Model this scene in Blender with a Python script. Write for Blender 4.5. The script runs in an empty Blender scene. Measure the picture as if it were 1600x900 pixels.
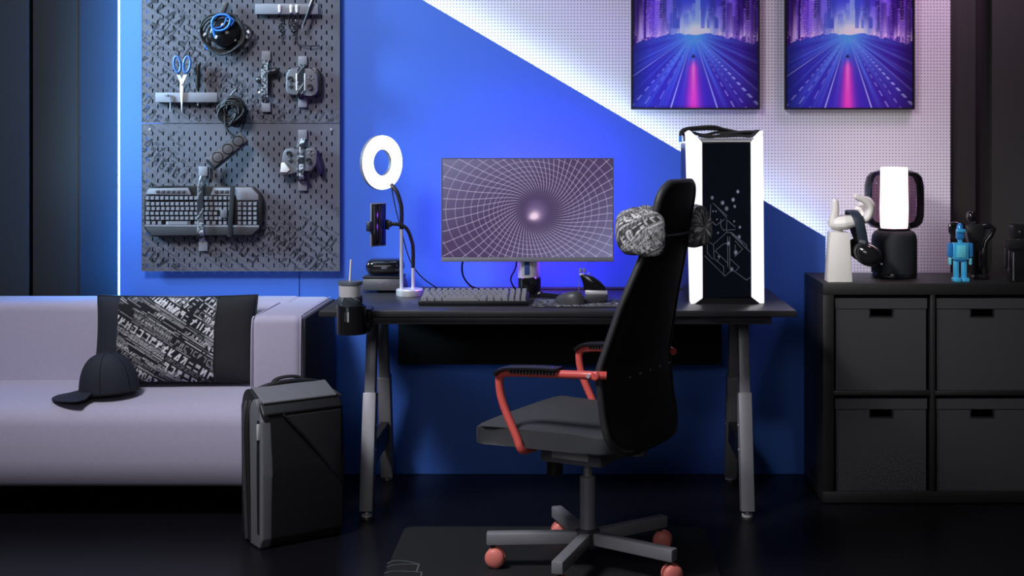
import bpy, bmesh, math, random
import numpy as np
from mathutils import Vector, Matrix, Euler
random.seed(7)
RNG = np.random.default_rng(11)
PI = math.pi
scene = bpy.context.scene
COL = scene.collection

# ------------------------------------------------------------------ camera
CAM_Y, EYE, FPX, VX, VY = -5.1, 1.266, 2091.0, 900.0, 222.0
cam_d = bpy.data.cameras.new('camera')
cam = bpy.data.objects.new('camera', cam_d); COL.objects.link(cam)
cam.location = (0, CAM_Y, EYE)
cam.rotation_euler = (PI/2, 0, 0)
cam_d.sensor_width = 36.0
cam_d.lens = 36.0*FPX/1600.0
cam_d.shift_x = (800-VX)/1600.0
cam_d.shift_y = -(450-VY)/1600.0
cam_d.clip_start = 0.05
scene.camera = cam

# ------------------------------------------------------------------ world, exposure, large lights
w = bpy.data.worlds.new('world'); scene.world = w; w.use_nodes = True
w.node_tree.nodes['Background'].inputs[0].default_value = (0.50, 0.52, 0.62, 1)
w.node_tree.nodes['Background'].inputs[1].default_value = 0.022
vs = scene.view_settings
vs.view_transform = 'Standard'; vs.look = 'None'; vs.exposure = 0.0; vs.gamma = 1.0
vs.use_curve_mapping = False

def area(name, loc, target, size, power, col, size_y=None, spread=180):
    l = bpy.data.lights.new(name, 'AREA'); l.energy = power; l.color = col
    l.shape = 'RECTANGLE'; l.size = size; l.size_y = size_y or size
    l.spread = math.radians(spread)
    o = bpy.data.objects.new(name, l); COL.objects.link(o)
    o.location = loc
    d = Vector(target)-Vector(loc)
    o.rotation_euler = d.to_track_quat('-Z', 'Y').to_euler()
    return o
area('key_softbox', (-2.0, -2.7, 3.5), (-0.7, -0.5, 0.5), 0.9, 34, (0.95, 0.93, 1.0), 0.7, spread=95)
area('camera_fill', (-0.9, -4.9, 1.9), (0.0, -0.8, 0.5), 1.2, 3.2, (0.95, 0.95, 1.0), 0.9, spread=90)  # added unseen fill, lifts the shade under seat and desk
area('shelf_fill', (-0.9, -3.2, 2.5), (1.15, -0.35, 0.84), 0.4, 1.7, (1.0, 0.96, 0.93), 0.4, spread=25)  # added unseen light, brightens the shelf front and hand stand
area('side_wash', (-2.55, -0.36, 1.90), (-1.45, 0.0, 1.45), 0.2, 10, (0.46, 0.74, 1.0), 1.1, spread=42)
area('wall_wash', (-1.0, -0.75, 2.95), (-1.0, 0.0, 1.6), 1.0, 3, (0.50, 0.78, 1.0), 0.3, spread=100)
area('violet_wash', (1.85, -0.55, 3.1), (1.45, 0.1, 2.0), 0.6, 3.8, (0.97, 0.60, 0.94), 0.3, spread=60)

# ------------------------------------------------------------------ helpers
def at(px, py, Y):
    k = (Y-CAM_Y)/FPX
    return Vector(((px-VX)*k, Y, EYE-(py-VY)*k))
def sc(Y): return FPX/(Y-CAM_Y)
def lin(c):
    c = np.asarray(c, float)
    return np.where(c <= 0.04045, c/12.92, ((c+0.055)/1.055)**2.4)
def s8(r, g, b): return tuple(float(x) for x in lin(np.array([r, g, b])/255.0))+(1.0,)

def mat(name, col, rough=0.5, metal=0.0, var=0.12, nscale=30.0, bump=0.0, bscale=200.0, emit=None, estr=0.0, coat=0.0, spec=0.5, sheen=0.0):
    m = bpy.data.materials.new(name); m.use_nodes = True
    nt = m.node_tree; b = nt.nodes['Principled BSDF']
    b.inputs['Roughness'].default_value = rough
    b.inputs['Metallic'].default_value = metal
    b.inputs['Coat Weight'].default_value = coat
    b.inputs['Specular IOR Level'].default_value = spec
    if sheen: b.inputs['Sheen Weight'].default_value = sheen
    tc = nt.nodes.new('ShaderNodeTexCoord')
    n = nt.nodes.new('ShaderNodeTexNoise'); n.inputs['Scale'].default_value = nscale; n.inputs['Detail'].default_value = 4
    nt.links.new(tc.outputs['Object'], n.inputs['Vector'])
    mr = nt.nodes.new('ShaderNodeMapRange'); mr.inputs[3].default_value = 1-var; mr.inputs[4].default_value = 1+var
    nt.links.new(n.outputs['Fac'], mr.inputs[0])
    mx = nt.nodes.new('ShaderNodeVectorMath'); mx.operation = 'SCALE'
    mx.inputs[0].default_value = col[:3]
    nt.links.new(mr.outputs[0], mx.inputs['Scale'])
    nt.links.new(mx.outputs[0], b.inputs['Base Color'])
    if bump:
        n2 = nt.nodes.new('ShaderNodeTexNoise'); n2.inputs['Scale'].default_value = bscale; n2.inputs['Detail'].default_value = 2
        nt.links.new(tc.outputs['Object'], n2.inputs['Vector'])
        bp = nt.nodes.new('ShaderNodeBump'); bp.inputs['Strength'].default_value = bump; bp.inputs['Distance'].default_value = 0.002
        nt.links.new(n2.outputs['Fac'], bp.inputs['Height'])
        nt.links.new(bp.outputs[0], b.inputs['Normal'])
    if emit:
        b.inputs['Emission Color'].default_value = tuple(emit[:3])+(1,)
        b.inputs['Emission Strength'].default_value = estr
    return m

def print_mat(name, rough=0.7, emit=0.0, spec=0.3, bump=0.0, coat=0.0):
    m = bpy.data.materials.new(name); m.use_nodes = True
    nt = m.node_tree; b = nt.nodes['Principled BSDF']
    a = nt.nodes.new('ShaderNodeVertexColor'); a.layer_name = 'Col'
    b.inputs['Roughness'].default_value = rough
    b.inputs['Specular IOR Level'].default_value = spec
    b.inputs['Coat Weight'].default_value = coat
    if emit:
        b.inputs['Base Color'].default_value = (0.01, 0.01, 0.01, 1)
        nt.links.new(a.outputs['Color'], b.inputs['Emission Color'])
        b.inputs['Emission Strength'].default_value = emit
    else:
        nt.links.new(a.outputs['Color'], b.inputs['Base Color'])
    if bump:
        tc = nt.nodes.new('ShaderNodeTexCoord')
        n2 = nt.nodes.new('ShaderNodeTexNoise'); n2.inputs['Scale'].default_value = 350
        nt.links.new(tc.outputs['Object'], n2.inputs['Vector'])
        bp = nt.nodes.new('ShaderNodeBump'); bp.inputs['Strength'].default_value = bump; bp.inputs['Distance'].default_value = 0.002
        nt.links.new(n2.outputs['Fac'], bp.inputs['Height']); nt.links.new(bp.outputs[0], b.inputs['Normal'])
    return m

def props(o, label=None, cat=None, group=None, kind=None):
    if label: o['label'] = label
    if cat: o['category'] = cat
    if group: o['group'] = group
    if kind: o['kind'] = kind
    return o
def thing(name, label, cat, loc=(0, 0, 0), rotz=0, group=None, rot=None):
    o = bpy.data.objects.new(name, None); COL.objects.link(o)
    o.empty_display_size = 0.05
    o.location = loc; o.rotation_euler = rot if rot else (0, 0, rotz)
    return props(o, label, cat, group)
def finish(name, me, m, parent=None, loc=None, rot=None, smooth=35):
    if m is not None: me.materials.append(m)
    if smooth:
        me.polygons.foreach_set('use_smooth', [True]*len(me.polygons))
        me.set_sharp_from_angle(angle=math.radians(smooth))
    o = bpy.data.objects.new(name, me); COL.objects.link(o)
    if parent: o.parent = parent
    if loc is not None: o.location = loc
    if rot is not None: o.rotation_euler = rot
    return o
def ob(name, bm, m, parent=None, loc=None, rot=None, smooth=35):
    bmesh.ops.recalc_face_normals(bm, faces=bm.faces)
    me = bpy.data.meshes.new(name); bm.to_mesh(me); bm.free()
    return finish(name, me, m, parent, loc, rot, smooth)
def inst(name, src, parent=None, loc=None, rot=None, scale=None):
    o = src.copy(); o.name = name; COL.objects.link(o); o.parent = parent
    if loc is not None: o.location = loc
    if rot is not None: o.rotation_euler = rot
    if scale is not None: o.scale = scale
    return o
def NB(): return bmesh.new()
def box(bm, c, s, bev=0.0, seg=2, rot=None, taper=None):
    r = bmesh.ops.create_cube(bm, size=1.0)
    vs_ = r['verts']
    for v in vs_:
        k = taper if (taper and v.co.z > 0) else (1, 1)
        v.co = Vector((v.co.x*s[0]*k[0], v.co.y*s[1]*k[1], v.co.z*s[2]))
    allv = set(vs_)
    if bev:
        es = list({e for v in vs_ for e in v.link_edges})
        rr = bmesh.ops.bevel(bm, geom=es, offset=bev, segments=seg, profile=0.5, affect='EDGES', clamp_overlap=True)
        allv = {v for v in vs_ if v.is_valid} | {v for v in rr['verts'] if v.is_valid}
    M = (rot.to_matrix() if isinstance(rot, Euler) else rot) if rot is not None else Matrix.Identity(3)
    for v in allv: v.co = M @ v.co + Vector(c)
    return bm
def bxo(name, c, s, m, parent=None, bev=0.0, seg=2, rot=None, taper=None):
    return ob(name, box(NB(), c, s, bev, seg, rot, taper), m, parent)
def lathe(bm, prof, n=32, c=(0, 0, 0), rot=None):
    rings = []
    M = (rot.to_matrix() if isinstance(rot, Euler) else rot) if rot is not None else Matrix.Identity(3)
    for r, z in prof:
        if r < 1e-6: rings.append([bm.verts.new(M @ Vector((0, 0, z))+Vector(c))])
        else: rings.append([bm.verts.new(M @ Vector((r*math.cos(2*PI*i/n), r*math.sin(2*PI*i/n), z))+Vector(c)) for i in range(n)])
    for a, b in zip(rings[:-1], rings[1:]):
        for i in range(n):
            j = (i+1) % n
            if len(a) == 1 and len(b) == 1: continue
            if len(a) == 1: bm.faces.new((a[0], b[i], b[j]))
            elif len(b) == 1: bm.faces.new((a[i], a[j], b[0]))
            else: bm.faces.new((a[i], a[j], b[j], b[i]))
    if len(rings[0]) > 1: bm.faces.new(rings[0][::-1])
    if len(rings[-1]) > 1: bm.faces.new(rings[-1])
    return bm
def cyl(bm, p0, p1, r, n=16, r1=None):
    return tube(bm, [p0, p1], [r, r if r1 is None else r1], n)
def spline(pts, n=8, closed=False):
    P = [Vector(p) for p in pts]; out = []
    L = len(P)
    rng = range(L if closed else L-1)
    for i in rng:
        if closed: a, b, c, d = P[(i-1) % L], P[i], P[(i+1) % L], P[(i+2) % L]
        else: a, b, c, d = P[max(i-1, 0)], P[i], P[i+1], P[min(i+2, L-1)]
        for k in range(n):
            t = k/n
            out.append(0.5*((2*b)+(c-a)*t+(2*a-5*b+4*c-d)*t*t+(3*b-a-3*c+d)*t**3))
    if not closed: out.append(P[-1])
    return out
def tube(bm, pts, r, n=8, closed=False, flat=None):
    P = [Vector(p) for p in pts]; L = len(P)
    rr = r if isinstance(r, (list, tuple)) else [r]*L
    rings = []; up = None
    for i in range(L):
        if closed: t = (P[(i+1) % L]-P[i-1])
        else: t = P[min(i+1, L-1)]-P[max(i-1, 0)]
        if t.length < 1e-9: t = Vector((0, 0, 1))
        t.normalize()
        if up is None:
            up = Vector((0, 0, 1)) if abs(t.z) < 0.9 else Vector((0, 1, 0))
        x = (up-t*up.dot(t))
        if x.length < 1e-6: x = t.orthogonal()
        x.normalize(); up = x; y = t.cross(x)
        rings.append([bm.verts.new(P[i]+x*rr[i]*math.cos(2*PI*k/n)*(flat or 1)+y*rr[i]*math.sin(2*PI*k/n)) for k in range(n)])
    for i in range(L if closed else L-1):
        a, b = rings[i], rings[(i+1) % L]
        for k in range(n):
            j = (k+1) % n
            bm.faces.new((a[k], a[j], b[j], b[k]))
    if not closed:
        bm.faces.new(rings[0][::-1]); bm.faces.new(rings[-1])
    return bm
def tubeo(name, pts, r, m, parent=None, n=8, sp=0, closed=False, flat=None):
    if sp: pts = spline(pts, sp, closed)
    return ob(name, tube(NB(), pts, r, n, closed, flat), m, parent, smooth=60)
def prism(bm, outline, depth, M=None, bev=0.0, seg=2, bev_all=True):
    """outline in local (x,y), extruded along local z from 0 to depth, then by the 4x4 M"""
    M = M or Matrix.Identity(4)
    a = [bm.verts.new(Vector((x, y, 0))) for x, y in outline]
    b = [bm.verts.new(Vector((x, y, depth))) for x, y in outline]
    n = len(a); fs = [bm.faces.new(a[::-1]), bm.faces.new(b)]
    for i in range(n):
        j = (i+1) % n
        fs.append(bm.faces.new((a[i], a[j], b[j], b[i])))
    allv = set(a+b)
    if bev:
        es = [e for e in {e for v in a+b for e in v.link_edges} if bev_all or abs(e.verts[0].co.z-e.verts[1].co.z) < 1e-9]
        rr = bmesh.ops.bevel(bm, geom=es, offset=bev, segments=seg, profile=0.5, affect='EDGES', clamp_overlap=True)
        allv = {v for v in allv if v.is_valid} | {v for v in rr['verts'] if v.is_valid}
    for v in allv: v.co = M @ v.co
    return bm
MXZ = Matrix(((1, 0, 0, 0), (0, 0, 1, 0), (0, 1, 0, 0), (0, 0, 0, 1)))      # outline (x,y)->(X,Z), depth->+Y
def T(x, y, z): return Matrix.Translation((x, y, z))
def rrect(w_, h_, r, n=5, cx=0, cy=0):
    out = []
    for sx, sy, a0 in ((1, 1, 0), (-1, 1, 90), (-1, -1, 180), (1, -1, 270)):
        for k in range(n+1):
            a = math.radians(a0+90*k/n)
            out.append((cx+sx*(w_/2-r)+r*math.cos(a), cy+sy*(h_/2-r)+r*math.sin(a)))
    return out
def frame_plate(bm, ow, oh, holes_rect, depth, M=None):
    """rect plate ow x oh (centre 0) with one rectangular hole (x0,x1,y0,y1)"""
    M = M or Matrix.Identity(4)
    x0, x1, y0, y1 = holes_rect
    O = [(-ow/2, -oh/2), (ow/2, -oh/2), (ow/2, oh/2), (-ow/2, oh/2)]
    I = [(x0, y0), (x1, y0), (x1, y1), (x0, y1)]
    V = {}
    for z in (0, depth):
        for tag_, L in (('o', O), ('i', I)):
            for i, (x, y) in enumerate(L): V[tag_, i, z] = bm.verts.new(M @ Vector((x, y, z)))
    for i in range(4):
        j = (i+1) % 4
        bm.faces.new((V['o', i, 0], V['o', j, 0], V['i', j, 0], V['i', i, 0]))
        bm.faces.new((V['o', i, depth], V['o', j, depth], V['i', j, depth], V['i', i, depth]))
        bm.faces.new((V['o', i, 0], V['o', j, 0], V['o', j, depth], V['o', i, depth]))
        bm.faces.new((V['i', i, 0], V['i', j, 0], V['i', j, depth], V['i', i, depth]))
    return bm
def grid_mesh(name, pos, col, m, parent=None, keep=None, closed_u=False, smooth=True, thick=0.0):
    """pos (nu,nv,3), col (nu,nv,3 linear) -> one coloured sheet; keep (nu-1,nv-1) masks faces"""
    nu, nv = pos.shape[:2]
    idx = np.arange(nu*nv).reshape(nu, nv)
    if closed_u:
        a, b = idx, np.roll(idx, -1, 0)
    else:
        a, b = idx[:-1], idx[1:]
    q = np.stack([a[:, :-1], b[:, :-1], b[:, 1:], a[:, 1:]], -1).reshape(-1, 4)
    if keep is not None: q = q[keep.reshape(-1)]
    me = bpy.data.meshes.new(name)
    me.vertices.add(nu*nv); me.vertices.foreach_set('co', pos.reshape(-1).astype(np.float32))
    me.loops.add(len(q)*4); me.loops.foreach_set('vertex_index', q.reshape(-1).astype(np.int32))
    me.polygons.add(len(q)); me.polygons.foreach_set('loop_start', (np.arange(len(q))*4).astype(np.int32))
    me.polygons.foreach_set('use_smooth', np.full(len(q), bool(smooth)))
    me.update(calc_edges=True)
    if col is not None:
        at_ = me.color_attributes.new('Col', 'FLOAT_COLOR', 'POINT')
        c4 = np.ones((nu*nv, 4), np.float32); c4[:, :3] = col.reshape(-1, 3)
        at_.data.foreach_set('color', c4.reshape(-1))
    me.materials.append(m)
    o = bpy.data.objects.new(name, me); COL.objects.link(o)
    if parent: o.parent = parent
    if thick:
        sm = o.modifiers.new('thickness', 'SOLIDIFY'); sm.thickness = thick; sm.offset = 0
    return o
def uvgrid(nu, nv):
    return np.meshgrid(np.linspace(0, 1, nu), np.linspace(0, 1, nv), indexing='ij')

# ---- drawing into small arrays (prints only)
def seg_mask(X, Y_, p0, p1, w0, w1=None):
    w1 = w0 if w1 is None else w1
    d = np.array(p1, float)-np.array(p0, float); L2 = max((d**2).sum(), 1e-9)
    t = np.clip(((X-p0[0])*d[0]+(Y_-p0[1])*d[1])/L2, 0, 1)
    dist = np.hypot(X-p0[0]-t*d[0], Y_-p0[1]-t*d[1])
    wd = w0+(w1-w0)*t
    return np.clip(1.5-dist/np.maximum(wd, 1e-6), 0, 1)
def make_glyphs(Wd=560, Hd=420, seed=3):
    """a sheet of invented angular script in rows of mixed height, 0..1"""
    rg = np.random.default_rng(seed); S = np.zeros((Hd, Wd)); y = 0
    while y < Hd-2:
        h = int(rg.choice([2, 2, 3, 4, 5, 7, 9, 14, 20]))
        h = min(h, Hd-y-1)
        if h < 2: break
        x = int(rg.integers(0, 10))
        if h <= 3:
            while x < Wd:
                L = int(rg.integers(3, 46)); S[y:y+max(1, h-1), x:x+L] = rg.choice([0.0, 0.55, 0.8, 0.9, 0.35]); x += L+int(rg.integers(1, 5))
        else:
            gw = max(3, int(h*0.72)); amp = rg.choice([0.35, 0.7, 0.9, 1.0])
            st = max(1, h//6)
            run = 0
            while x < Wd-gw:
                if run <= 0:
                    run = int(rg.integers(4, 22)); on = rg.random() < 0.82
                run -= 1
                if on:
                    for _ in range(3):
                        k = rg.integers(0, 6)
                        if k == 0: S[y:y+h-st, x:x+st] = amp
                        elif k == 1: S[y:y+st, x:x+gw-st] = amp
                        elif k == 2: S[y+h-2*st:y+h-st, x:x+gw-st] = amp
                        elif k == 3: S[y+h//2:y+h//2+st, x:x+gw-st] = amp
                        elif k == 4: S[y:y+h-st, x+gw-2*st:x+gw-st] = amp
                        else:
                            for q in range(h-st):
                                xx = x+int(q*(gw-2*st)/h); S[y+q, xx:xx+st+1] = amp
                x += gw+max(1, st)
        y += h+int(rg.choice([1, 1, 2, 3]))
    return S
GLY = make_glyphs()
def gly(u, v):
    """sample with u (along rows) and v (across rows) in pixels, wrapping, bilinear"""
    H, W_ = GLY.shape
    u0 = np.floor(u).astype(int); v0 = np.floor(v).astype(int); fu = u-u0; fv = v-v0
    g = lambda a, b: GLY[b % H, a % W_]
    return (g(u0, v0)*(1-fu)+g(u0+1, v0)*fu)*(1-fv)+(g(u0, v0+1)*(1-fu)+g(u0+1, v0+1)*fu)*fv
def gly_rot(x, y, ang, scale, ou=0, ov=0):
    c, s = math.cos(ang), math.sin(ang)
    return gly((x*c+y*s)*scale+ou, (-x*s+y*c)*scale+ov)
def vnoise(x, y, seed=0):
    rg = np.random.default_rng(seed); Tb = rg.random((64, 64))
    x0 = np.floor(x).astype(int); y0 = np.floor(y).astype(int); fx = x-x0; fy = y-y0
    fx = fx*fx*(3-2*fx); fy = fy*fy*(3-2*fy); g = lambda a, b: Tb[a % 64, b % 64]
    return (g(x0, y0)*(1-fx)+g(x0+1, y0)*fx)*(1-fy)+(g(x0, y0+1)*(1-fx)+g(x0+1, y0+1)*fx)*fy

# ------------------------------------------------------------------ materials
M_floor = mat('floor_black_lacquer', (0.005, 0.005, 0.007), 0.34, var=0.25, nscale=3, bump=0.02, bscale=30, spec=0.25)
M_backdrop = mat('backdrop_charcoal', s8(40, 40, 38), 0.8, var=0.06, nscale=4)
M_seam = mat('seam_dark', (0.01, 0.01, 0.01), 0.9)
M_blue = mat('panel_blue_paint', (0.050, 0.165, 0.66), 0.55, var=0.04, nscale=5, bump=0.03, bscale=80)
M_led_w = mat('led_cool_white', (0.8, 0.9, 1), 0.4, emit=(0.66, 0.84, 1.0), estr=17)
M_led_b = mat('led_blue', (0.5, 0.7, 1), 0.4, emit=(0.02, 0.34, 1.0), estr=65)
M_black = mat('plastic_black', (0.012, 0.012, 0.014), 0.38, var=0.1)
M_blackg = mat('plastic_black_gloss', (0.01, 0.01, 0.012), 0.12, var=0.1, coat=0.4)
M_rubber = mat('rubber_black', (0.012, 0.012, 0.013), 0.7)
M_dgrey = mat('plastic_dark_grey', (0.05, 0.05, 0.056), 0.45)
M_mgrey = mat('plastic_mid_grey', (0.12, 0.12, 0.135), 0.5)
M_dgrey2 = mat('plastic_graphite', (0.085, 0.085, 0.095), 0.5)
M_lgrey = mat('plastic_light_grey', (0.21, 0.21, 0.24), 0.5)
M_white = mat('plastic_white', (0.82, 0.80, 0.77), 0.45, var=0.03)
M_silver = mat('brushed_silver', (0.85, 0.85, 0.87), 0.3, metal=0.4, var=0.06)
M_chrome = mat('chrome', (0.8, 0.8, 0.82), 0.15, metal=0.7, var=0.03)
M_steel = mat('powder_steel_grey', (0.34, 0.34, 0.37), 0.42, metal=0.3, var=0.06, bump=0.05, bscale=400)
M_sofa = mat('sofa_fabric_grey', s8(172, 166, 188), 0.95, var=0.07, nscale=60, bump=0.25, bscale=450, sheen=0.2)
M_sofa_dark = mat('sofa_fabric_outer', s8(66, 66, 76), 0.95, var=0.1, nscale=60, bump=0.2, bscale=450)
M_blkfab = mat('fabric_black', (0.010, 0.010, 0.013), 0.85, var=0.2, nscale=80, bump=0.25, bscale=500)
M_navy = mat('fabric_dark_navy', (0.011, 0.014, 0.026), 0.8, var=0.2, nscale=80, bump=0.25, bscale=600)
M_seat = mat('seat_fabric_grey', (0.055, 0.058, 0.064), 0.85, var=0.1, nscale=80, bump=0.25, bscale=600)
M_coral = mat('coral_red_lacquer', s8(244, 104, 96), 0.38, var=0.05, coat=0.2)
M_coral2 = mat('coral_wheel', s8(250, 140, 128), 0.45, var=0.05)
M_pack = mat('backpack_coated_grey_lit', (0.15, 0.155, 0.172), 0.55, var=0.1, nscale=50, bump=0.1, bscale=500)  # lit look of the pack's side put into a lighter grey
M_packd = mat('backpack_coated_black', (0.012, 0.012, 0.014), 0.5, var=0.2, nscale=40, bump=0.25, bscale=60)
M_shelf = mat('shelf_black_brown', (0.011, 0.011, 0.012), 0.5, var=0.15, nscale=20)
M_boxp = mat('box_paper_charcoal', (0.030, 0.032, 0.037), 0.75, var=0.08, nscale=30, bump=0.1, bscale=300)
M_desk = mat('desk_laminate_black', (0.028, 0.028, 0.031), 0.36, var=0.1, nscale=15, bump=0.03, bscale=300)
M_deskedge = mat('desk_edge_grey', (0.055, 0.056, 0.062), 0.4, var=0.1)
M_net = mat('cable_net_black', (0.006, 0.006, 0.007), 0.85)
M_bluecable = mat('cable_bright_blue', s8(40, 120, 215), 0.4)
M_bluehandle = mat('scissor_blue', s8(60, 105, 170), 0.4)
M_robotblue = mat('robot_metallic_blue', (0.07, 0.50, 0.85), 0.25, metal=0.25, var=0.1, nscale=60, coat=0.3)
M_robotblue2 = mat('robot_metallic_deep_blue', (0.03, 0.24, 0.62), 0.28, metal=0.25, var=0.1, nscale=60)
M_print = print_mat('fabric_print', 0.9, bump=0.2)
M_poster = print_mat('poster_print', 0.35, spec=0.4)
M_screen = print_mat('screen_image', 0.3, emit=1.0)
M_glassprint = print_mat('tower_glass_print', 0.08, spec=0.5)
M_pegprint = print_mat('pegboard_print', 0.65, spec=0.35)
M_case = mat('tower_case_black', (0.012, 0.012, 0.014), 0.35)
M_casewhite = mat('tower_lit_white', (0.9, 0.9, 0.93), 0.4, emit=(0.96, 0.96, 1.0), estr=0.75)
M_ring = mat('ring_light_diffuser', (1, 1, 1), 0.5, emit=(0.97, 0.98, 1.0), estr=5)
M_lampglow = mat('lamp_diffuser_warm', (1, 1, 1), 0.5, emit=(1.0, 0.90, 0.80), estr=5.5)
M_backlight = mat('monitor_backlight', (0.3, 0.2, 1), 0.5, emit=(0.34, 0.06, 1.0), estr=85)
M_mat = mat('floor_mat_grey', (0.013, 0.0135, 0.015), 0.7, var=0.2, nscale=40, bump=0.1, bscale=400)
M_matline = mat('mat_line_grey', (0.14, 0.14, 0.16), 0.6)

def smoked_glass():
    m = bpy.data.materials.new('smoked_glass'); m.use_nodes = True
    nt = m.node_tree; nt.nodes.clear()
    out = nt.nodes.new('ShaderNodeOutputMaterial'); mix = nt.nodes.new('ShaderNodeMixShader')
    t = nt.nodes.new('ShaderNodeBsdfTransparent'); t.inputs[0].default_value = (0.46, 0.36, 0.42, 1)
    g = nt.nodes.new('ShaderNodeBsdfGlossy'); g.inputs['Roughness'].default_value = 0.04; g.inputs['Color'].default_value = (0.8, 0.8, 0.85, 1)
    lw = nt.nodes.new('ShaderNodeLayerWeight'); lw.inputs[0].default_value = 0.25
    nt.links.new(lw.outputs['Fresnel'], mix.inputs[0]); nt.links.new(t.outputs[0], mix.inputs[1]); nt.links.new(g.outputs[0], mix.inputs[2])
    nt.links.new(mix.outputs[0], out.inputs[0])
    return m
M_smoke = smoked_glass()

def perforated():
    m = bpy.data.materials.new('perforated_white_board'); m.use_nodes = True
    nt = m.node_tree; b = nt.nodes['Principled BSDF']; b.inputs['Roughness'].default_value = 0.6
    tc = nt.nodes.new('ShaderNodeTexCoord'); sx = nt.nodes.new('ShaderNodeSeparateXYZ')
    nt.links.new(tc.outputs['Object'], sx.inputs[0])
    def frac(sock):
        a = nt.nodes.new('ShaderNodeMath'); a.operation = 'MULTIPLY'; a.inputs[1].default_value = 1/0.0124
        nt.links.new(sock, a.inputs[0])
        f = nt.nodes.new('ShaderNodeMath'); f.operation = 'FRACT'; nt.links.new(a.outputs[0], f.inputs[0])
        s = nt.nodes.new('ShaderNodeMath'); s.operation = 'SUBTRACT'; s.inputs[1].default_value = 0.5; nt.links.new(f.outputs[0], s.inputs[0])
        q = nt.nodes.new('ShaderNodeMath'); q.operation = 'POWER'; q.inputs[1].default_value = 2; nt.links.new(s.outputs[0], q.inputs[0])
        return q.outputs[0]
    ad = nt.nodes.new('ShaderNodeMath'); ad.operation = 'ADD'
    nt.links.new(frac(sx.outputs[0]), ad.inputs[0]); nt.links.new(frac(sx.outputs[2]), ad.inputs[1])
    mr = nt.nodes.new('ShaderNodeMapRange'); mr.inputs[1].default_value = 0.035; mr.inputs[2].default_value = 0.075
    nt.links.new(ad.outputs[0], mr.inputs[0])
    mx = nt.nodes.new('ShaderNodeMix'); mx.data_type = 'RGBA'
    mx.inputs[6].default_value = (0.34, 0.32, 0.38, 1); mx.inputs[7].default_value = (0.74, 0.71, 0.77, 1)
    nt.links.new(mr.outputs[0], mx.inputs[0]); nt.links.new(mx.outputs[2], b.inputs['Base Color'])
    bp = nt.nodes.new('ShaderNodeBump'); bp.inputs['Strength'].default_value = 0.4; bp.inputs['Distance'].default_value = 0.002
    nt.links.new(mr.outputs[0], bp.inputs['Height']); nt.links.new(bp.outputs[0], b.inputs['Normal'])
    return m
M_perf = perforated()

# ------------------------------------------------------------------ setting
o = bxo('floor', (0, -2.6, -0.05), (9, 7.4, 0.1), M_floor); props(o, kind='structure', label='black glossy floor of the room')
TOP = 2.45
wb = bxo('wall_back', (0, 0.215, TOP/2), (9, 0.06, TOP), M_seam); props(wb, kind='structure', label='charcoal panelled backdrop wall behind the boards')
for x0, x1 in ((-4.4, -3.24), (-3.23, -2.145), (-2.130, -1.20), (1.20, 1.567), (1.630, 2.75), (2.76, 4.4)):
    bxo('panel', ((x0+x1)/2, 0.165, TOP/2), (x1-x0, 0.04, TOP), M_backdrop, wb, bev=0.004)

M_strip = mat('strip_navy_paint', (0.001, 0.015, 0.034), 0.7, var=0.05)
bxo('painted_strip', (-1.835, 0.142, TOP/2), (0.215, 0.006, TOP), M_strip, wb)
# white perforated board
PY = 0.115
o = bxo('perforated_board', ((1.459-1.70)/2, PY+0.010, TOP/2), (1.459+1.70, 0.020, TOP), M_perf)
props(o, 'white perforated board behind the diagonal blue panel and the posters', 'wall board')
# blue board in two sheets, diagonal top edge
DX0, DZ0 = (1290-VX)/410.0, EYE-(370-VY)/410.0
DX1, DZ1 = (660-VX)/410.0, EYE+VY/410.0
sl = (DZ1-DZ0)/(DX1-DX0)
def diag_z(x): return DZ0+sl*(x-DX0)
xt = DX0+(TOP-DZ0)/sl
XL, XS, XR = -1.739, -1.054, DX0
bp_ = thing('blue_panel', 'blue painted panel with a diagonal edge behind the desk', 'wall panel', (XL, 0, 0))
outA = [(0, 0), (XS-XL-0.0012, 0), (XS-XL-0.0012, diag_z(XS)), (xt-XL, TOP), (0, TOP)]
outB = [(XS-XL+0.0012, 0), (XR-XL, 0), (XR-XL, DZ0), (XS-XL+0.0012, diag_z(XS))]
ob('board', prism(NB(), outA, 0.02, MXZ, bev=0.0015, seg=1), M_blue, bp_)
ob('board', prism(NB(), outB, 0.02, MXZ, bev=0.0015, seg=1), M_blue, bp_)
bxo('spacer', (1.8, 0.045, 1.0), (0.05, 0.045, 0.3), M_seam, bp_); bxo('spacer', (0.5, 0.045, 1.0), (0.05, 0.045, 0.3), M_seam, bp_)
# light strips behind its edges
dv = Vector((DX1-DX0, 0, DZ1-DZ0)).normalized(); nv_ = Vector((dv.z, 0, -dv.x))
if nv_.z > 0: nv_ = -nv_
p0 = Vector((DX0, 0.031, DZ0))+nv_*0.014-dv*0.01; p1 = Vector((xt, 0.031, TOP))+nv_*0.014
Mr = Matrix((dv, Vector((0, 1, 0)), dv.cross(Vector((0, 1, 0))))).transposed()
o = bxo('light_strip', (p0+p1)/2, ((p1-p0).length, 0.012, 0.012), M_led_w, rot=Mr)
props(o, 'cool white light strip behind the diagonal edge of the blue panel', 'light strip')
o = bxo('light_strip', (XR-0.02, 0.031, DZ0/2+0.38), (0.012, 0.012, DZ0-0.80), M_led_w)
props(o, 'short light strip behind the upright edge of the blue panel beside the shelf', 'light strip')
o = bxo('light_strip', (XL-0.0095, 0.034, TOP/2+0.33), (0.010, 0.020, TOP-0.68), M_led_b)
props(o, 'upright blue white light strip along the outer edge of the blue panel', 'light strip')

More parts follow.
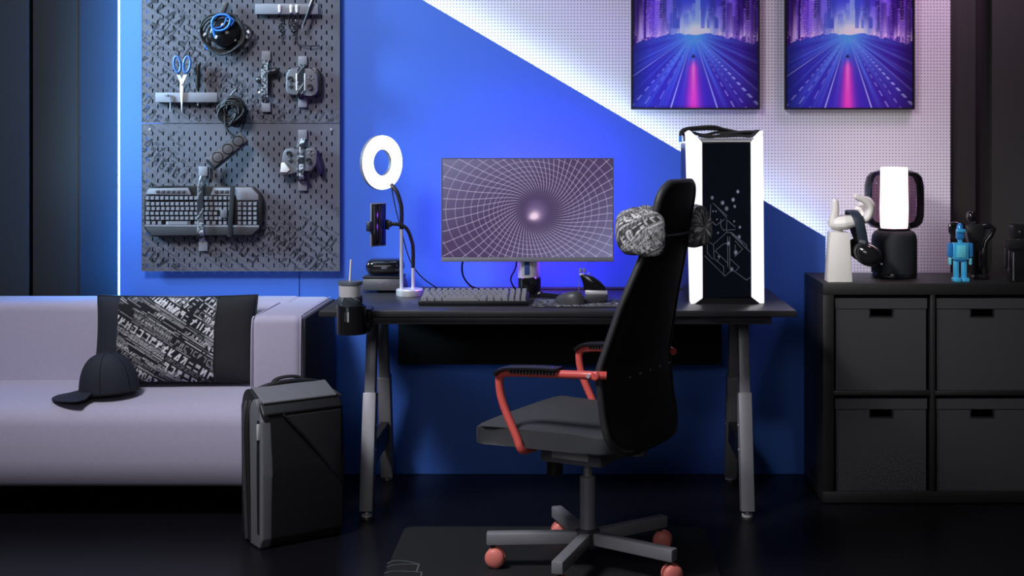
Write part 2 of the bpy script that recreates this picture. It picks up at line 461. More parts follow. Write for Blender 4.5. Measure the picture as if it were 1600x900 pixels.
# ------------------------------------------------------------------ pegboards
def pegboard(z0, z1, seed, label, band):
    X0, X1 = -1.644, -0.897
    W_, H_ = X1-X0, z1-z0
    st = 0.0025; nu, nv = int(round(W_/st))+1, int(round(H_/st))+1
    U, V = uvgrid(nu, nv); x = U*W_; z = V*H_
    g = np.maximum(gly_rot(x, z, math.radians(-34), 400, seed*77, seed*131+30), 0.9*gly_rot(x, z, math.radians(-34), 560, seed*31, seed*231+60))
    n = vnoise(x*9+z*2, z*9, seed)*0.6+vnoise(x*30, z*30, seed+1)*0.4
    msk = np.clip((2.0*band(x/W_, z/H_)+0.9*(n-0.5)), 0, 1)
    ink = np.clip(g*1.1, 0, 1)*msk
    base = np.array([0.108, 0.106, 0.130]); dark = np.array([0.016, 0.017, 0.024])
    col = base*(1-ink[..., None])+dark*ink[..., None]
    keep = np.ones((nu-1, nv-1), bool)
    holes = []
    mgn = 7
    cx = np.arange(mgn, nu-mgn, 8)
    for i, c in enumerate(cx):
        for r0 in range(8+(8 if i % 2 else 0), nv-9, 16):
            keep[c:c+2, r0-3:r0+3] = False; holes.append((c, r0))
    pos = np.stack([x+X0, np.full_like(x, -0.03), z+z0], -1)
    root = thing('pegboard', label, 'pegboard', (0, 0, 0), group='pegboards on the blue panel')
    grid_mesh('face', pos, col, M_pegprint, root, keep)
    # slot walls, rim and dark sheet for the shade behind the slots
    bm = NB()
    for c, r0 in holes:
        xa, xb = X0+c/(nu-1)*W_, X0+(c+2)/(nu-1)*W_; za, zb = z0+(r0-3)/(nv-1)*H_, z0+(r0+3)/(nv-1)*H_
        f = [bm.verts.new((a, -0.03, b)) for a, b in ((xa, za), (xb, za), (xb, zb), (xa, zb))]
        k = [bm.verts.new((a, -0.025, b)) for a, b in ((xa, za), (xb, za), (xb, zb), (xa, zb))]
        for i in range(4):
            j = (i+1) % 4; bm.faces.new((f[i], f[j], k[j], k[i]))
    o = ob('slots', bm, M_mgrey, root, smooth=0); o['kind'] = 'stuff'
    bm = NB()
    t = 0.006
    box(bm, (X0-0.001, -0.0275, (z0+z1)/2), (0.002, t, H_+0.004)); box(bm, (X1+0.001, -0.0275, (z0+z1)/2), (0.002, t, H_+0.004))
    box(bm, ((X0+X1)/2, -0.0275, z0-0.001), (W_, t, 0.002)); box(bm, ((X0+X1)/2, -0.0275, z1+0.001), (W_, t, 0.002))
    ob('rim', bm, M_mgrey, root, smooth=0)
    bxo('backing', ((X0+X1)/2, -0.0105, (z0+z1)/2), (W_-0.05, 0.016, H_-0.05), M_net, root)  # dark sheet added for the shaded gap seen through the slots
    for sx in (X0+0.03, X1-0.03):
        ob('screw', lathe(NB(), [(0.0, 0), (0.005, 0.0003), (0.005, 0.002), (0.0, 0.003)], 12, (sx, -0.03, z1-0.02), Euler((PI/2, 0, 0))), M_steel, root)
    return root
sB = sc(-0.03)
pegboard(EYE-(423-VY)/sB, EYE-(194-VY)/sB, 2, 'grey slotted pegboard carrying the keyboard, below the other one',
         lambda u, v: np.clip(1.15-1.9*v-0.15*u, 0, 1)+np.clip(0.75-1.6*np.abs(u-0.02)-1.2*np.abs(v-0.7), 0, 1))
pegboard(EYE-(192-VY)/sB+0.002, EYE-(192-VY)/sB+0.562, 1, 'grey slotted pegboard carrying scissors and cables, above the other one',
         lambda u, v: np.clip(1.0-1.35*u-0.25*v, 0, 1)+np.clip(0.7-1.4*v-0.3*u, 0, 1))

def pw(px, py, d=0.0): return at(px, py, -0.032-d)

# elastic straps with grey clips
def strap(px0, px1, y0, y1, label, bulge, seed, y2=None):
    a = pw((px0+px1)/2, y0); b = pw((px0+px1)/2, y1)
    wd = (px1-px0)/sB
    root = thing('elastic_strap', label, 'strap', (a.x, -0.032, b.z), group='patterned elastic straps on the pegboards')
    H_ = a.z-b.z; cl = 0.036
    for z in (H_-cl/2, cl/2):
        bxo('clip', (0, -0.005, z), (0.034, 0.012, cl), M_lgrey, root, bev=0.0015)
    nu, nv = 14, 70
    U, V = uvgrid(nu, nv)
    z = cl*0.7+V*(H_-1.4*cl)
    y = -0.006-bulge*np.clip(np.sin(np.clip(V*1.06-0.03, 0, 1)*PI)*2.2, 0, 1)
    x = (U-0.5)*0.024
    g = np.maximum(gly(z*520+seed*50, x*520+seed*91+9), 0.8*gly_rot(z, x, 0.6, 620, seed*40, seed*77))
    col = np.array([0.02, 0.02, 0.024])+np.clip(g, 0, 1)[..., None]*np.array([0.55, 0.55, 0.58])
    grid_mesh('band', np.stack([x, y, z], -1), col, M_print, root, thick=0.002)
    return root
strap(408, 425, 80, 175, 'patterned elastic strap holding a small black handset on the upper pegboard', 0.028, 1)
strap(465, 482, 88, 168, 'patterned elastic strap across the grey gamepad with white bars', 0.045, 2)
strap(465, 482, 203, 298, 'patterned elastic strap across the grey gamepad with dark violet grip', 0.045, 3)
strap(310, 327, 260, 392, 'patterned elastic strap running over the wall-mounted keyboard', 0.042, 4)

# shelf rails on the pegboard
def rail(px0, px1, y0, y1, label):
    a = pw(px0, y0); b = pw(px1, y1)
    root = thing('tool_rail', label, 'rail', ((a.x+b.x)/2, -0.032, b.z), group='metal tool rails on the pegboard')
    W_, H_ = b.x-a.x, a.z-b.z
    bm = box(NB(), (0, -0.024, H_/2), (W_, 0.003, H_), bev=0.001)
    box(bm, (0, -0.012, 0.0015), (W_, 0.024, 0.003)); 
    ob('tray', bm, M_lgrey, root)
    for s in (-1, 1): bxo('hook', (s*(W_/2-0.02), 0.004, H_*0.7), (0.006, 0.012, 0.012), M_lgrey, root, bev=0.001)
    return root
rail(401, 499, 7, 23, 'grey metal rail with three white plugs and a pen, at top of pegboard')
rail(246, 342, 145, 160, 'grey metal rail carrying the scissors, hex key and screwdriver')

# scissors
def tri_outline(pts, px, py, s): return [((x-px)/s, -(y-py)/s) for x, y in pts]
sr = thing('scissors', 'scissors with blue loop handles stuck in the metal rail', 'scissors', pw(284, 130, 0.03))
def loop(cx, cy, rx, ry, tilt):
    pts = []
    for k in range(24):
        a = 2*PI*k/24; x, z = rx*math.cos(a), ry*math.sin(a)
        pts.append((cx+x*math.cos(tilt)-z*math.sin(tilt), 0, cz_(cy)+x*math.sin(tilt)+z*math.cos(tilt)))
    return pts
cz_ = lambda py: (130-py)/sB
tubeo('handle', loop((-7)/sB, 101, 0.0125, 0.030, 0.12), 0.0050, M_bluehandle, sr, 8, closed=True)
tubeo('handle', loop((8)/sB, 101, 0.0125, 0.030, -0.12), 0.0050, M_bluehandle, sr, 8, closed=True)
for s, yo in ((-1, -0.0015), (1, 0.0015)):
    out = [(s*-0.020, 0.032), (s*-0.007, 0.032), (s*0.0075, -0.005), (s*0.0065, -0.03), (s*0.000, -0.112), (s*-0.004, -0.03), (s*-0.006, 0.0)]
    ob('blade', prism(NB(), out, 0.0025, T(0, yo, 0) @ MXZ), M_white if s < 0 else M_silver, sr)
ob('pivot', lathe(NB(), [(0.004, 0), (0.004, 0.006), (0, 0.007)], 12, (0, -0.0015, -0.003), Euler((PI/2, 0, 0))), M_silver, sr)
# screwdriver
sd = thing('screwdriver', 'black handled screwdriver standing in the rail beside the scissors', 'screwdriver', pw(309, 165, 0.014))
ob('handle', lathe(NB(), [(0.0, 0.158), (0.006, 0.156), (0.009, 0.148), (0.010, 0.10), (0.008, 0.075), (0.0065, 0.062), (0.007, 0.055), (0, 0.055)], 14), M_black, sd)
ob('shaft', lathe(NB(), [(0.0028, 0.0), (0.0028, 0.055)], 10), M_silver, sd)
# hex key
hk = tubeo('hex_key', [pw(257, 149, 0.03), pw(263, 148, 0.03), pw(266, 151, 0.03), pw(266, 174, 0.03)], 0.0026, M_lgrey, n=6, sp=3)
props(hk, 'small bent hex key hooked over the metal rail', 'hex key')
# plugs with cables on the upper rail
for px, lab, path in ((437, 'white tipped cable coiled below the rail, nearest the blue cable bundle', [(437, 18), (434, 26), (442, 34), (438, 44), (441, 52), (438, 62)]),
                      (455, 'white tipped black cable looped below the rail, middle one of three', [(455, 18), (452, 28), (452, 42), (458, 50), (464, 44), (462, 32)]),
                      (464, 'white tipped cable trailing towards the pegboard corner below the pen', [(464, 18), (467, 30), (463, 46), (461, 60), (466, 69), (484, 72), (501, 71)])):
    r = thing('charging_cable', lab, 'cable', pw(px, 12, 0.03), group='white tipped cables on the rail')
    ob('plug', lathe(NB(), [(0, -0.020), (0.005, -0.018), (0.006, 0.0), (0.007, 0.006), (0.005, 0.011), (0, 0.012)], 14), M_white, r)
    base = pw(px, 12, 0.03)
    pp = [pw(a, b, 0.028 if k == 0 else 0.006+0.008*(k % 2))-base for k, (a, b) in enumerate(path)]
    tubeo('cord', pp, 0.0022, M_rubber, r, 6, sp=6)
    if px != 464:
        p2 = [Vector((0.008*math.cos(k*0.9)+0.004, 0.018+0.004*math.sin(k), -0.03-0.0032*k)) for k in range(24)]
        tubeo('coil', p2, 0.0024, M_rubber, r, 6, sp=4)
    e = pp[-1]
    ob('tip', lathe(NB(), [(0.0025, -0.004), (0.003, 0.004)], 8, e), M_lgrey, r)
pn = thing('pen', 'black pen leaning diagonally across the upper rail', 'pen', pw(472, 46, 0.030))
q = pw(491, -6, 0.034)-pw(472, 46, 0.030)
tubeo('barrel', [q*0.12, q*0.5, q*0.98, q], [0.0045, 0.0055, 0.006, 0.004], M_black, pn, 12)
tubeo('nib', [Vector((0, 0, 0)), q*0.12], [0.0012, 0.0045], M_mgrey, pn, 10)
tubeo('clip', [q*0.70+Vector((-0.004, -0.006, 0)), q*0.97+Vector((-0.004, -0.006, 0))], 0.0018, M_silver, pn, 6)

# blue cable bundle
cb = thing('cable_bundle', 'round bundle of black cables with a bright blue cable loop', 'cables', pw(352, 50, 0.0))
c0 = pw(352, 50)
ob('pouch', lathe(NB(), [(0.0, 0.055), (0.03, 0.053), (0.048, 0.043), (0.056, 0.025), (0.056, 0.006), (0.05, 0.0), (0, 0)], 32, (0.004, 0, -0.005), Euler((PI/2, 0, 0))), M_blackg, cb)
for k in range(4):
    pts = []
    R1, R2 = 0.068+0.006*k, 0.066+0.004*k
    for i in range(20):
        a = 2*PI*i/20
        pts.append((0.004*math.sin(3*a+k)+R1*math.cos(a)*0.95, -0.012-0.010*k-0.004*math.sin(2*a+k), R2*math.sin(a)*0.98-0.008+0.004*math.cos(4*a+k)))
    tubeo('cable_loop', pts, 0.0042, M_rubber, cb, 7, sp=3, closed=True)
def rel(lst, d): return [pw(a, b, d)-c0 for a, b in lst]
tubeo('blue_cable', rel([(337, 59), (333, 48), (331, 36), (335, 27), (344, 23), (355, 24), (360, 31), (356, 42), (348, 47), (338, 48), (333, 44)], 0.066), 0.0046, M_bluecable, cb, 8, sp=6)
tubeo('blue_cable', rel([(336, 44), (345, 42), (351, 36), (354, 28), (361, 28), (365, 33), (361, 40)], 0.061), 0.003, M_bluecable, cb, 8, sp=6)
for (a, b, mm) in ((338, 58, M_white), (367, 62, M_lgrey), (320, 54, M_white), (312, 48, M_lgrey), (388, 50, M_white), (386, 58, M_lgrey)):
    p = pw(a, b, 0.066 if 330 < a < 345 else 0.035)-c0
    bxo('plug', p, (0.009, 0.008, 0.013), mm, cb, bev=0.0015, rot=Euler((0, 0.5 if a < 350 else -0.5, 0)))
for lst in ([(338, 66), (326, 60), (314, 48)], [(372, 66), (384, 62), (388, 52)], [(330, 60), (324, 68), (320, 74)], [(362, 30), (376, 36), (390, 44), (393, 56), (384, 66), (370, 74)]):
    tubeo('loose_end', rel(lst, 0.03), 0.004, M_rubber, cb, 7, sp=5)
tubeo('loose_end', rel([(321, 70), (322, 74), (325, 77)], 0.03), 0.0042, M_bluecable, cb, 7, sp=3)
bxo('hanging_loop', pw(350, 14, 0.02)-c0, (0.018, 0.02, 0.055), M_dgrey, cb, bev=0.003, rot=Euler((0, 0.35, 0)))

# black handset under first strap
hs = thing('handset', 'small black handset with two grips under the patterned strap', 'controller', pw(416, 128, 0))
bm = box(NB(), (0, -0.013, 0), (0.030, 0.024, 0.105), bev=0.008, seg=3); ob('body', bm, M_black, hs)
for s, zz, xx in ((1, 0.041, 0.042), (-1, 0.008, -0.024)):
    bm = NB(); tube(bm, [(s*0.008, -0.014, zz-0.012), (xx*0.5, -0.016, zz-0.004), (xx, -0.018, zz), (xx+s*0.012, -0.018, zz+0.001)], [0.011, 0.013, 0.0145, 0.006], 12)
    ob('grip', bm, M_black, hs, smooth=60)
ob('button', lathe(NB(), [(0.0048, 0), (0.0048, 0.01), (0, 0.012)], 12, (-0.021, -0.012, -0.040), Euler((PI/2, 0, 0))), M_white, hs)

# gamepads
def gamepad(px, py, label, body_m, grip_m, bars, angular):
    r = thing('gamepad', label, 'gamepad', pw(px, py, 0), group='gamepads strapped to the pegboards')
    if angular:
        left = [(-0.076, -0.058), (-0.062, -0.062), (-0.040, -0.050), (-0.018, -0.043), (0.018, -0.043), (0.040, -0.046), (0.062, -0.018), (0.064, 0.030), (0.052, 0.044), (0.022, 0.042), (0.016, 0.034), (-0.016, 0.034), (-0.024, 0.044), (-0.056, 0.040), (-0.066, 0.020)]
    else:
        left = [(-0.058, 0.030), (-0.046, 0.050), (-0.030, 0.052), (0.034, 0.052), (0.052, 0.040), (0.062, 0.024), (0.064, -0.030), (0.054, -0.050), (0.036, -0.052), (-0.030, -0.050), (-0.052, -0.044), (-0.060, -0.028)]
    ob('body', prism(NB(), left, 0.034, T(0, -0.038, 0) @ MXZ, bev=0.006, seg=3), body_m, r)
    if angular:
        out = [(0.050, 0.040), (0.066, 0.034), (0.084, -0.030), (0.082, -0.052), (0.070, -0.060), (0.060, -0.050), (0.058, -0.02)]
        ob('grip', prism(NB(), out, 0.030, T(0, -0.032, 0) @ MXZ, bev=0.007, seg=3), grip_m, r)
        out = [(-0.070, -0.012), (-0.058, -0.010), (-0.036, -0.040), (-0.048, -0.050), (-0.074, -0.050)]
        ob('grip', prism(NB(), out, 0.010, T(0, -0.044, 0) @ MXZ, bev=0.004, seg=3), M_white, r)  # white shine on the left, put in as a white raised piece
    else:
        out = [(0.030, 0.056), (0.056, 0.054), (0.072, 0.034), (0.072, -0.040), (0.060, -0.056), (0.040, -0.054), (0.062, -0.03), (0.064, 0.02)]
        ob('grip', prism(NB(), out, 0.022, T(0, -0.026, 0) @ MXZ, bev=0.005, seg=2), grip_m, r)
    for bx_ in bars:
        bxo('bar', (bx_, -0.040, 0), (0.006, 0.006, 0.066), M_white, r, bev=0.002)
    st = [(-0.040, 0.012), (0.034, -0.018)] if not angular else [(-0.040, 0.022), (0.034, -0.004)]
    for x, z in st:
        ob('thumbstick', lathe(NB(), [(0.010, 0), (0.007, 0.004), (0.006, 0.008), (0.0095, 0.010), (0.009, 0.013), (0, 0.011)], 16, (x, -0.038, z), Euler((PI/2, 0, 0))), M_black, r)
    ct = (0.036, 0.016) if not angular else (0.042, 0.024)
    for a in range(4):
        ob('button', lathe(NB(), [(0.0036, 0), (0.0036, 0.003), (0, 0.004)], 10, (ct[0]+0.008*math.cos(a*PI/2), -0.038, ct[1]+0.008*math.sin(a*PI/2)), Euler((PI/2, 0, 0))), M_dgrey if a % 2 else M_lgrey, r)
    cd = (-0.040, -0.016) if not angular else (-0.036, -0.004)
    bm = box(NB(), (cd[0], -0.040, cd[1]), (0.018, 0.005, 0.006), bev=0.001); box(bm, (cd[0], -0.040, cd[1]), (0.006, 0.005, 0.018), bev=0.001)
    ob('direction_pad', bm, M_dgrey, r)
gamepad(474, 129, 'grey gamepad with two white bars strapped to the upper pegboard', M_mgrey, M_black, (-0.017, 0.014), False)
gamepad(472, 249, 'angular grey gamepad with dark violet grip on the lower pegboard', M_mgrey, mat('grip_violet', (0.02, 0.012, 0.05), 0.35), (), True)

# extension lead with coiled cord
el = thing('extension_lead', 'three-socket extension lead hanging by its coiled black cord', 'extension lead', pw(366, 175, 0))
c0 = pw(366, 175)
rg = random.Random(5)
for k in range(17):
    pts = []
    R1, R2, ph, tl = 0.018+0.036*rg.random(), 0.022+0.034*rg.random(), rg.random()*6, rg.uniform(-0.5, 0.5)
    for i in range(14):
        a = 2*PI*i/14
        pts.append((R1*math.cos(a)+0.005*math.sin(3*a+ph), -0.020-0.0024*k-0.012*math.sin(a+ph), R2*math.sin(a)+tl*0.02*math.cos(a)+0.006*math.sin(2*a+ph)))
    tubeo('cord_loop', pts, 0.0042, M_rubber, el, 6, sp=3, closed=True)
tubeo('cord', rel([(350, 190), (356, 204), (366, 212), (374, 208), (380, 196), (384, 186)], 0.03), 0.004, M_rubber, el, 7, sp=6)
tubeo('cord', rel([(336, 262), (329, 258), (328, 275), (326, 290)], 0.012), 0.0028, M_rubber, el, 7, sp=6)
tubeo('tie', rel([(360, 150), (365, 144), (369, 139), (364, 134)], 0.03), 0.004, M_mgrey, el, 7, sp=5)
ang = math.radians(43)
ctr = pw(355, 236, 0.062)-c0
Rm = Euler((0, -ang, 0)).to_matrix().to_4x4()
R3 = Euler((0, -ang, 0)).to_matrix() @ Euler((0, 0, 0.45)).to_matrix()
L = 0.165
ob('body', box(NB(), ctr, (L, 0.046, 0.050), bev=0.006, seg=3, rot=R3), M_black, el)
ob('cover', box(NB(), ctr+R3 @ Vector((0, -0.022, 0)), (L-0.004, 0.006, 0.044), bev=0.003, rot=R3), M_dgrey2, el)
for k in (-1, 0, 1):
    p = ctr+R3 @ Vector((k*0.049, -0.0255, 0))
    sk = ob('socket', lathe(NB(), [(0.0205, -0.001), (0.0205, 0.0015), (0.018, 0.0015), (0.017, -0.010), (0, -0.010)], 20, p, R3 @ Euler((PI/2, 0, 0)).to_matrix()), M_blackg, el)
    bm = NB()
    for s in (-1, 1): lathe(bm, [(0.003, 0), (0.003, 0.004), (0, 0.004)], 8, p+R3 @ Vector((s*0.008, 0.007, 0)), R3 @ Euler((PI/2, 0, 0)).to_matrix())
    ob('contact', bm, M_silver, sk)

# keyboard on the pegboard
def key_mesh(name, w_, d_, h_, m):
    bm = box(NB(), (0, 0, h_/2), (w_, d_, h_), taper=(0.78, 0.80))
    return ob(name, bm, m)
kb = thing('wall_keyboard', 'black gaming keyboard with silver top strapped to lower pegboard', 'keyboard', pw(320, 330, 0))
KW = 186/sB
def kp(px, py): return ((px-320)/sB, (330-py)/sB)
body = [kp(*p) for p in ((228, 305), (236, 292), (258, 290), (398, 291), (411, 304), (413, 312), (412, 350), (398, 367), (240, 369), (229, 356))]
ob('body', prism(NB(), body, 0.026, T(0, -0.030, 0) @ MXZ, bev=0.004), M_black, kb)
top = [kp(*p) for p in ((232, 303), (238, 294), (298, 293), (303, 304))]
ob('top_plate', prism(NB(), top, 0.006, T(0, -0.034, 0) @ MXZ, bev=0.001), M_lgrey, kb)
top = [kp(*p) for p in ((337, 293), (396, 293), (407, 304), (407, 312), (374, 312), (372, 304), (333, 304))]
ob('top_plate', prism(NB(), top, 0.006, T(0, -0.034, 0) @ MXZ, bev=0.001), M_lgrey, kb)
rest = [kp(*p) for p in ((231, 353), (410, 354), (397, 366), (241, 367))]
ob('wrist_rest', prism(NB(), rest, 0.008, T(0, -0.036, 0) @ MXZ, bev=0.002), M_dgrey, kb)
ob('trim_bar', prism(NB(), [kp(*p) for p in ((231, 350), (408, 351), (408, 354), (231, 353))], 0.004, T(0, -0.037, 0) @ MXZ), M_lgrey, kb)
kproto = key_mesh('key', 6.2/sB, 5.6/sB, 0.008, M_lgrey)
first = True
def put_key(proto, used, parent, loc, rot, sx=1.0):
    if not used[0]:
        used[0] = True; o = proto; o.parent = parent
    else:
        o = inst('key', proto, parent)
    o.location = loc; o.rotation_euler = rot; o.scale = (sx, 1, 1)
    return o
u_ = [False]
RK = (PI/2, 0, 0)
for row in range(6):
    y = 309+row*7.4+(1.5 if row else 0)
    xs = []
    if row < 5:
        n = 15
        for i in range(n):
            xs.append((233+i*7.55+(row % 3)*0.8, 1))
    else: xs = [(234, 1.2), (243, 1.1), (252, 1.1), (280, 6.2), (309, 1.1), (318, 1.1), (327, 1.1), (336, 1.2)]
    for x, sx in xs:
        p = kp(x+2, y); put_key(kproto, u_, kb, (p[0], -0.030, p[1]), RK, sx)
    for x in (348, 355.5, 363):
        if row in (3,): continue
        p = kp(x, y); put_key(kproto, u_, kb, (p[0], -0.030, p[1]), RK, 0.95)
    if row:
        for x in (378, 386, 394, 402):
            p = kp(x, y); put_key(kproto, u_, kb, (p[0], -0.030, p[1]), RK, 1)
for x in (251, 259, 267, 275, 283, 291, 342, 350, 358):
    p = kp(x, 299); b_ = bxo('media_button', (p[0], -0.0355, p[1]), (0.013, 0.004, 0.011), M_dgrey, kb, bev=0.001)
bm = box(NB(), (kp(366, 330)[0], -0.046, 0), (0.018, 0.004, 0.19), bev=0.001, rot=Euler((0, 0.06, 0))); ob('cable_tie', bm, M_blkfab, kb)
bxo('tag', (kp(354, 333)[0], -0.043, kp(354, 333)[1]), (0.026, 0.004, 0.030), M_mgrey, kb, bev=0.001)

# ------------------------------------------------------------------ posters
def poster_art(nu, nv):
    U, V = uvgrid(nu, nv)              # u to the right, v up
    W_, H_ = 0.50, 0.70
    x = (U-0.485)*W_; z = V*H_
    hz = 0.292                          # horizon height on the sheet
    col = np.zeros((nu, nv, 3))
    r = np.hypot(x*1.15, (z-hz)*1.0)
    glow = np.exp(-(r/0.11)**2); glow2 = np.exp(-(r/0.26)**2)
    deep = np.array([52, 14, 120.]); vio = np.array([92, 40, 190.]); cy = np.array([120, 195, 250.]); wh = np.array([228, 240, 252.]); bl = np.array([45, 75, 215.])
    sky = deep+(vio-deep)*glow2[..., None]*0.9
    sky = sky+(bl-sky)*np.clip(1.2*np.exp(-(x/0.12)**2)*np.clip(1.1-1.6*(z-hz), 0, 1), 0, 1)[..., None]*0.75
    glw = (np.exp(-((x-0.015)/0.095)**2-((z-hz-0.02)/0.05)**2))[..., None]
    sky = sky+(wh-sky)*(np.exp(-((x-0.015)/0.10)**2-((z-hz-0.035)/0.065)**2))[..., None]*0.85
    rg = np.random.default_rng(5)
    for layer in range(5):
        for k in range(26):
            bx = rg.uniform(-0.27, 0.28); bw = rg.uniform(0.008, 0.026); far = 1-layer/5
            ht = (0.05+0.28*rg.random()*(0.35+abs(bx)/0.26))*(0.65+0.5*layer/5)
            b0 = hz-0.006-0.02*abs(bx)/0.25*layer/4
            m = (np.abs(x-bx) < bw/2) & (z > b0) & (z < b0+ht)
            near = math.exp(-(bx/0.11)**2)
            c = (deep*0.75*(1-near)+np.array([62, 92, 205.])*near) if rg.random() < 0.6 else (np.array([120, 70, 225.])*(1-near)+np.array([135, 170, 245.])*near)
            a = 0.45+0.4*rg.random()
            fade = np.clip((z-b0)/ht*1.6-0.05, 0, 1) if near > 0.3 else np.clip(0.4+(z-b0)/ht, 0, 1)
            sky = np.where(m[..., None], sky+(c-sky)*(a*fade)[..., None], sky)
            if rg.random() < 0.55:       # lit window rows
                fz = ((z-b0)*95) % 1; fx = ((x-bx)*170) % 1
                wm = m & (fz < 0.45) & (fx < 0.5) & (rg.random(U.shape) < 0.55)
                lc = np.array([225, 190, 255.]) if rg.random() < 0.6 else np.array([170, 200, 255.])
                sky = np.where(wm[..., None], sky+(lc-sky)*0.6, sky)
            if rg.random() < 0.30:       # bright edge columns near street level
                m2 = (np.abs(x-bx) < 0.0035+0.004*rg.random()) & (z > b0) & (z < b0+ht*0.45)
                sky = np.where(m2[..., None], sky+(np.array([235, 205, 255.])-sky)*np.clip(1-(z-b0)/(ht*0.45), 0, 1)[..., None], sky)
    low = (np.abs(z-hz+0.012) < 0.022) & (np.abs(x) > 0.10)
    spk = low & (vnoise(x*150, z*260, 9) > 0.74)
    sky = np.where(spk[..., None], sky+(np.array([240, 200, 255.])-sky)*0.75, sky)
    glw2 = (np.exp(-((x-0.02)/0.06)**2-((z-hz-0.012)/0.028)**2))[..., None]
    sky = sky+(np.array([190, 222, 252.])-sky)*glw*0.70
    sky = sky+(np.array([240, 248, 255.])-sky)*glw2*0.9
    for k in range(16):                     # lit shop fronts along the street
        bx = rg.choice([-1, 1])*rg.uniform(0.09, 0.24); hh_ = rg.uniform(0.02, 0.06); ww_ = rg.uniform(0.004, 0.011)
        m = np.exp(-((x-bx)/ww_)**2)*np.exp(-np.clip(z-hz+0.01, 0, 1)/hh_)*(z > hz-0.02-0.03*abs(bx)/0.2)
        sky = sky+(np.array([225, 195, 255.])-sky)*(m*rg.uniform(0.4, 0.9))[..., None]
    for k in range(9):                      # dark towers in front of the glow
        bx = rg.uniform(-0.09, 0.10); ww_ = rg.uniform(0.008, 0.016); hh_ = rg.uniform(0.05, 0.16)
        m = (np.abs(x-bx) < ww_/2) & (z > hz+0.022) & (z < hz+hh_)
        sky = np.where(m[..., None], sky+(np.array([70, 85, 190.])-sky)*0.6, sky)
    # road
    road = np.array([50, 18, 118.])+np.zeros_like(col)
    road = road+(np.array([25, 60, 190.])-road)*np.clip(0.75-2.2*(x+0.24)+0.5*(0.12-z), 0, 1)[..., None]*0.7
    road = road+(np.array([70, 40, 200.])-road)*(np.exp(-(x/0.16)**2)*0.7)[..., None]
    road = road+(np.array([80, 175, 240.])-road)*np.clip(np.exp(-(r/0.085)**1.4)*1.05+0.12*glow2, 0, 1)[..., None]*0.9
    dz = np.maximum(hz-z, 1e-4); sl_ = x/dz
    rays = vnoise(sl_*9+40, np.zeros_like(sl_)+3, 2)*0.6+vnoise(sl_*23+10, np.zeros_like(sl_)+7, 3)*0.4
    road = road+(np.array([95, 150, 250.])-road)*(np.clip(rays-0.45, 0, 1)*3.2*np.exp(-(r/0.22)**1.5))[..., None]
    for s0, w0, amp, dash in ((-0.31, 0.010, .85, 0), (0.325, 0.010, .85, 0), (-1.45, 0.022, .7, 0), (-0.86, 0.018, .55, 7), (0.92, 0.03, .75, 9), (-0.70, 0.012, .5, 5), (0.56, 0.012, .6, 6), (1.6, 0.02, .35, 0), (2.2, 0.03, .3, 0), (0.72, 0.012, .5, 8), (-0.52, 0.010, .5, 4), (-2.4, 0.03, .25, 0), (1.15, 0.02, .3, 0)):
        m = np.clip(1.4-np.abs(sl_-s0)/w0, 0, 1)
        if dash: m = m*(((np.log(dz)*dash) % 1) < 0.55)
        m = m*np.clip(dz/0.02, 0, 1)
        road = road+(np.array([190, 205, 255.])-road)*(m*amp)[..., None]
    # pink trail and rider
    pv = np.exp(-(x/(0.016+0.07*np.clip(dz-0.10, 0, 1)))**2)*np.clip((dz-0.095)/0.04, 0, 1)
    road = road+(np.array([225, 60, 190.])-road)*(np.clip(pv*1.05, 0, 1))[..., None]
    pc = np.exp(-(x/0.006)**2)*np.clip((dz-0.10)/0.03, 0, 1)*np.clip(1.2-(dz-0.10)/0.16, 0.0, 1)
    road = road+(np.array([255, 150, 205.])-road)*np.clip(pc, 0, 1)[..., None]*0.8
    rd = ((np.abs(x) < 0.007*np.clip((dz-0.078)/0.014, 0, 1)) & (dz > 0.078) & (dz < 0.094))
    road = np.where(rd[..., None], np.array([40, 14, 60.]), road)
    col = np.where((z < hz-0.004-0.045*np.clip(np.abs(x)-0.07, 0, 1)/0.18+0.014*vnoise(x*60, z*0, 4)*np.clip(np.abs(x)/0.06, 0, 1))[..., None], road, sky)
    col = col*(1-0.35*np.clip((np.abs(U-0.5)-0.36)/0.14, 0, 1))[..., None]
    return np.clip(lin(np.clip(col, 0, 255)/255.0)*1.3, 0, 0.97)
art = poster_art(230, 320)
PYF = PY-0.022
kpo = sc(PYF)
first_poster = None
for px0, px1, lab in ((986, 1187, 'neon city road poster above the computer tower, the nearer of two to the desk'),
                      (1226, 1429, 'neon city road poster above the lamp, the farther of two from the desk')):
    x0, x1 = (px0-VX)/kpo, (px1-VX)/kpo; zb = EYE-(171-VY)/kpo; W_ = x1-x0; H_ = W_*1.4
    r = thing('poster', lab, 'poster', ((x0+x1)/2, PYF, zb), group='two neon city posters')
    U, V = uvgrid(*art.shape[:2])
    fr = 0.006
    if first_poster is None:
        pos = np.stack([(U-0.5)*(W_-2*fr), np.zeros_like(U)-0.0005, fr+V*(H_-2*fr)], -1)
        first_poster = grid_mesh('print', pos, art, M_poster, r)
    else:
        inst('print', first_poster, r, loc=(0, 0, 0))
    bm = frame_plate(NB(), W_, H_, (-W_/2+fr, W_/2-fr, -H_/2+fr, H_/2-fr), 0.020, T(0, -0.004, H_/2) @ MXZ)
    ob('frame', bm, M_black, r, smooth=0)
    bxo('backing', (0, 0.008, H_/2), (W_-0.004, 0.012, H_-0.004), M_black, r)

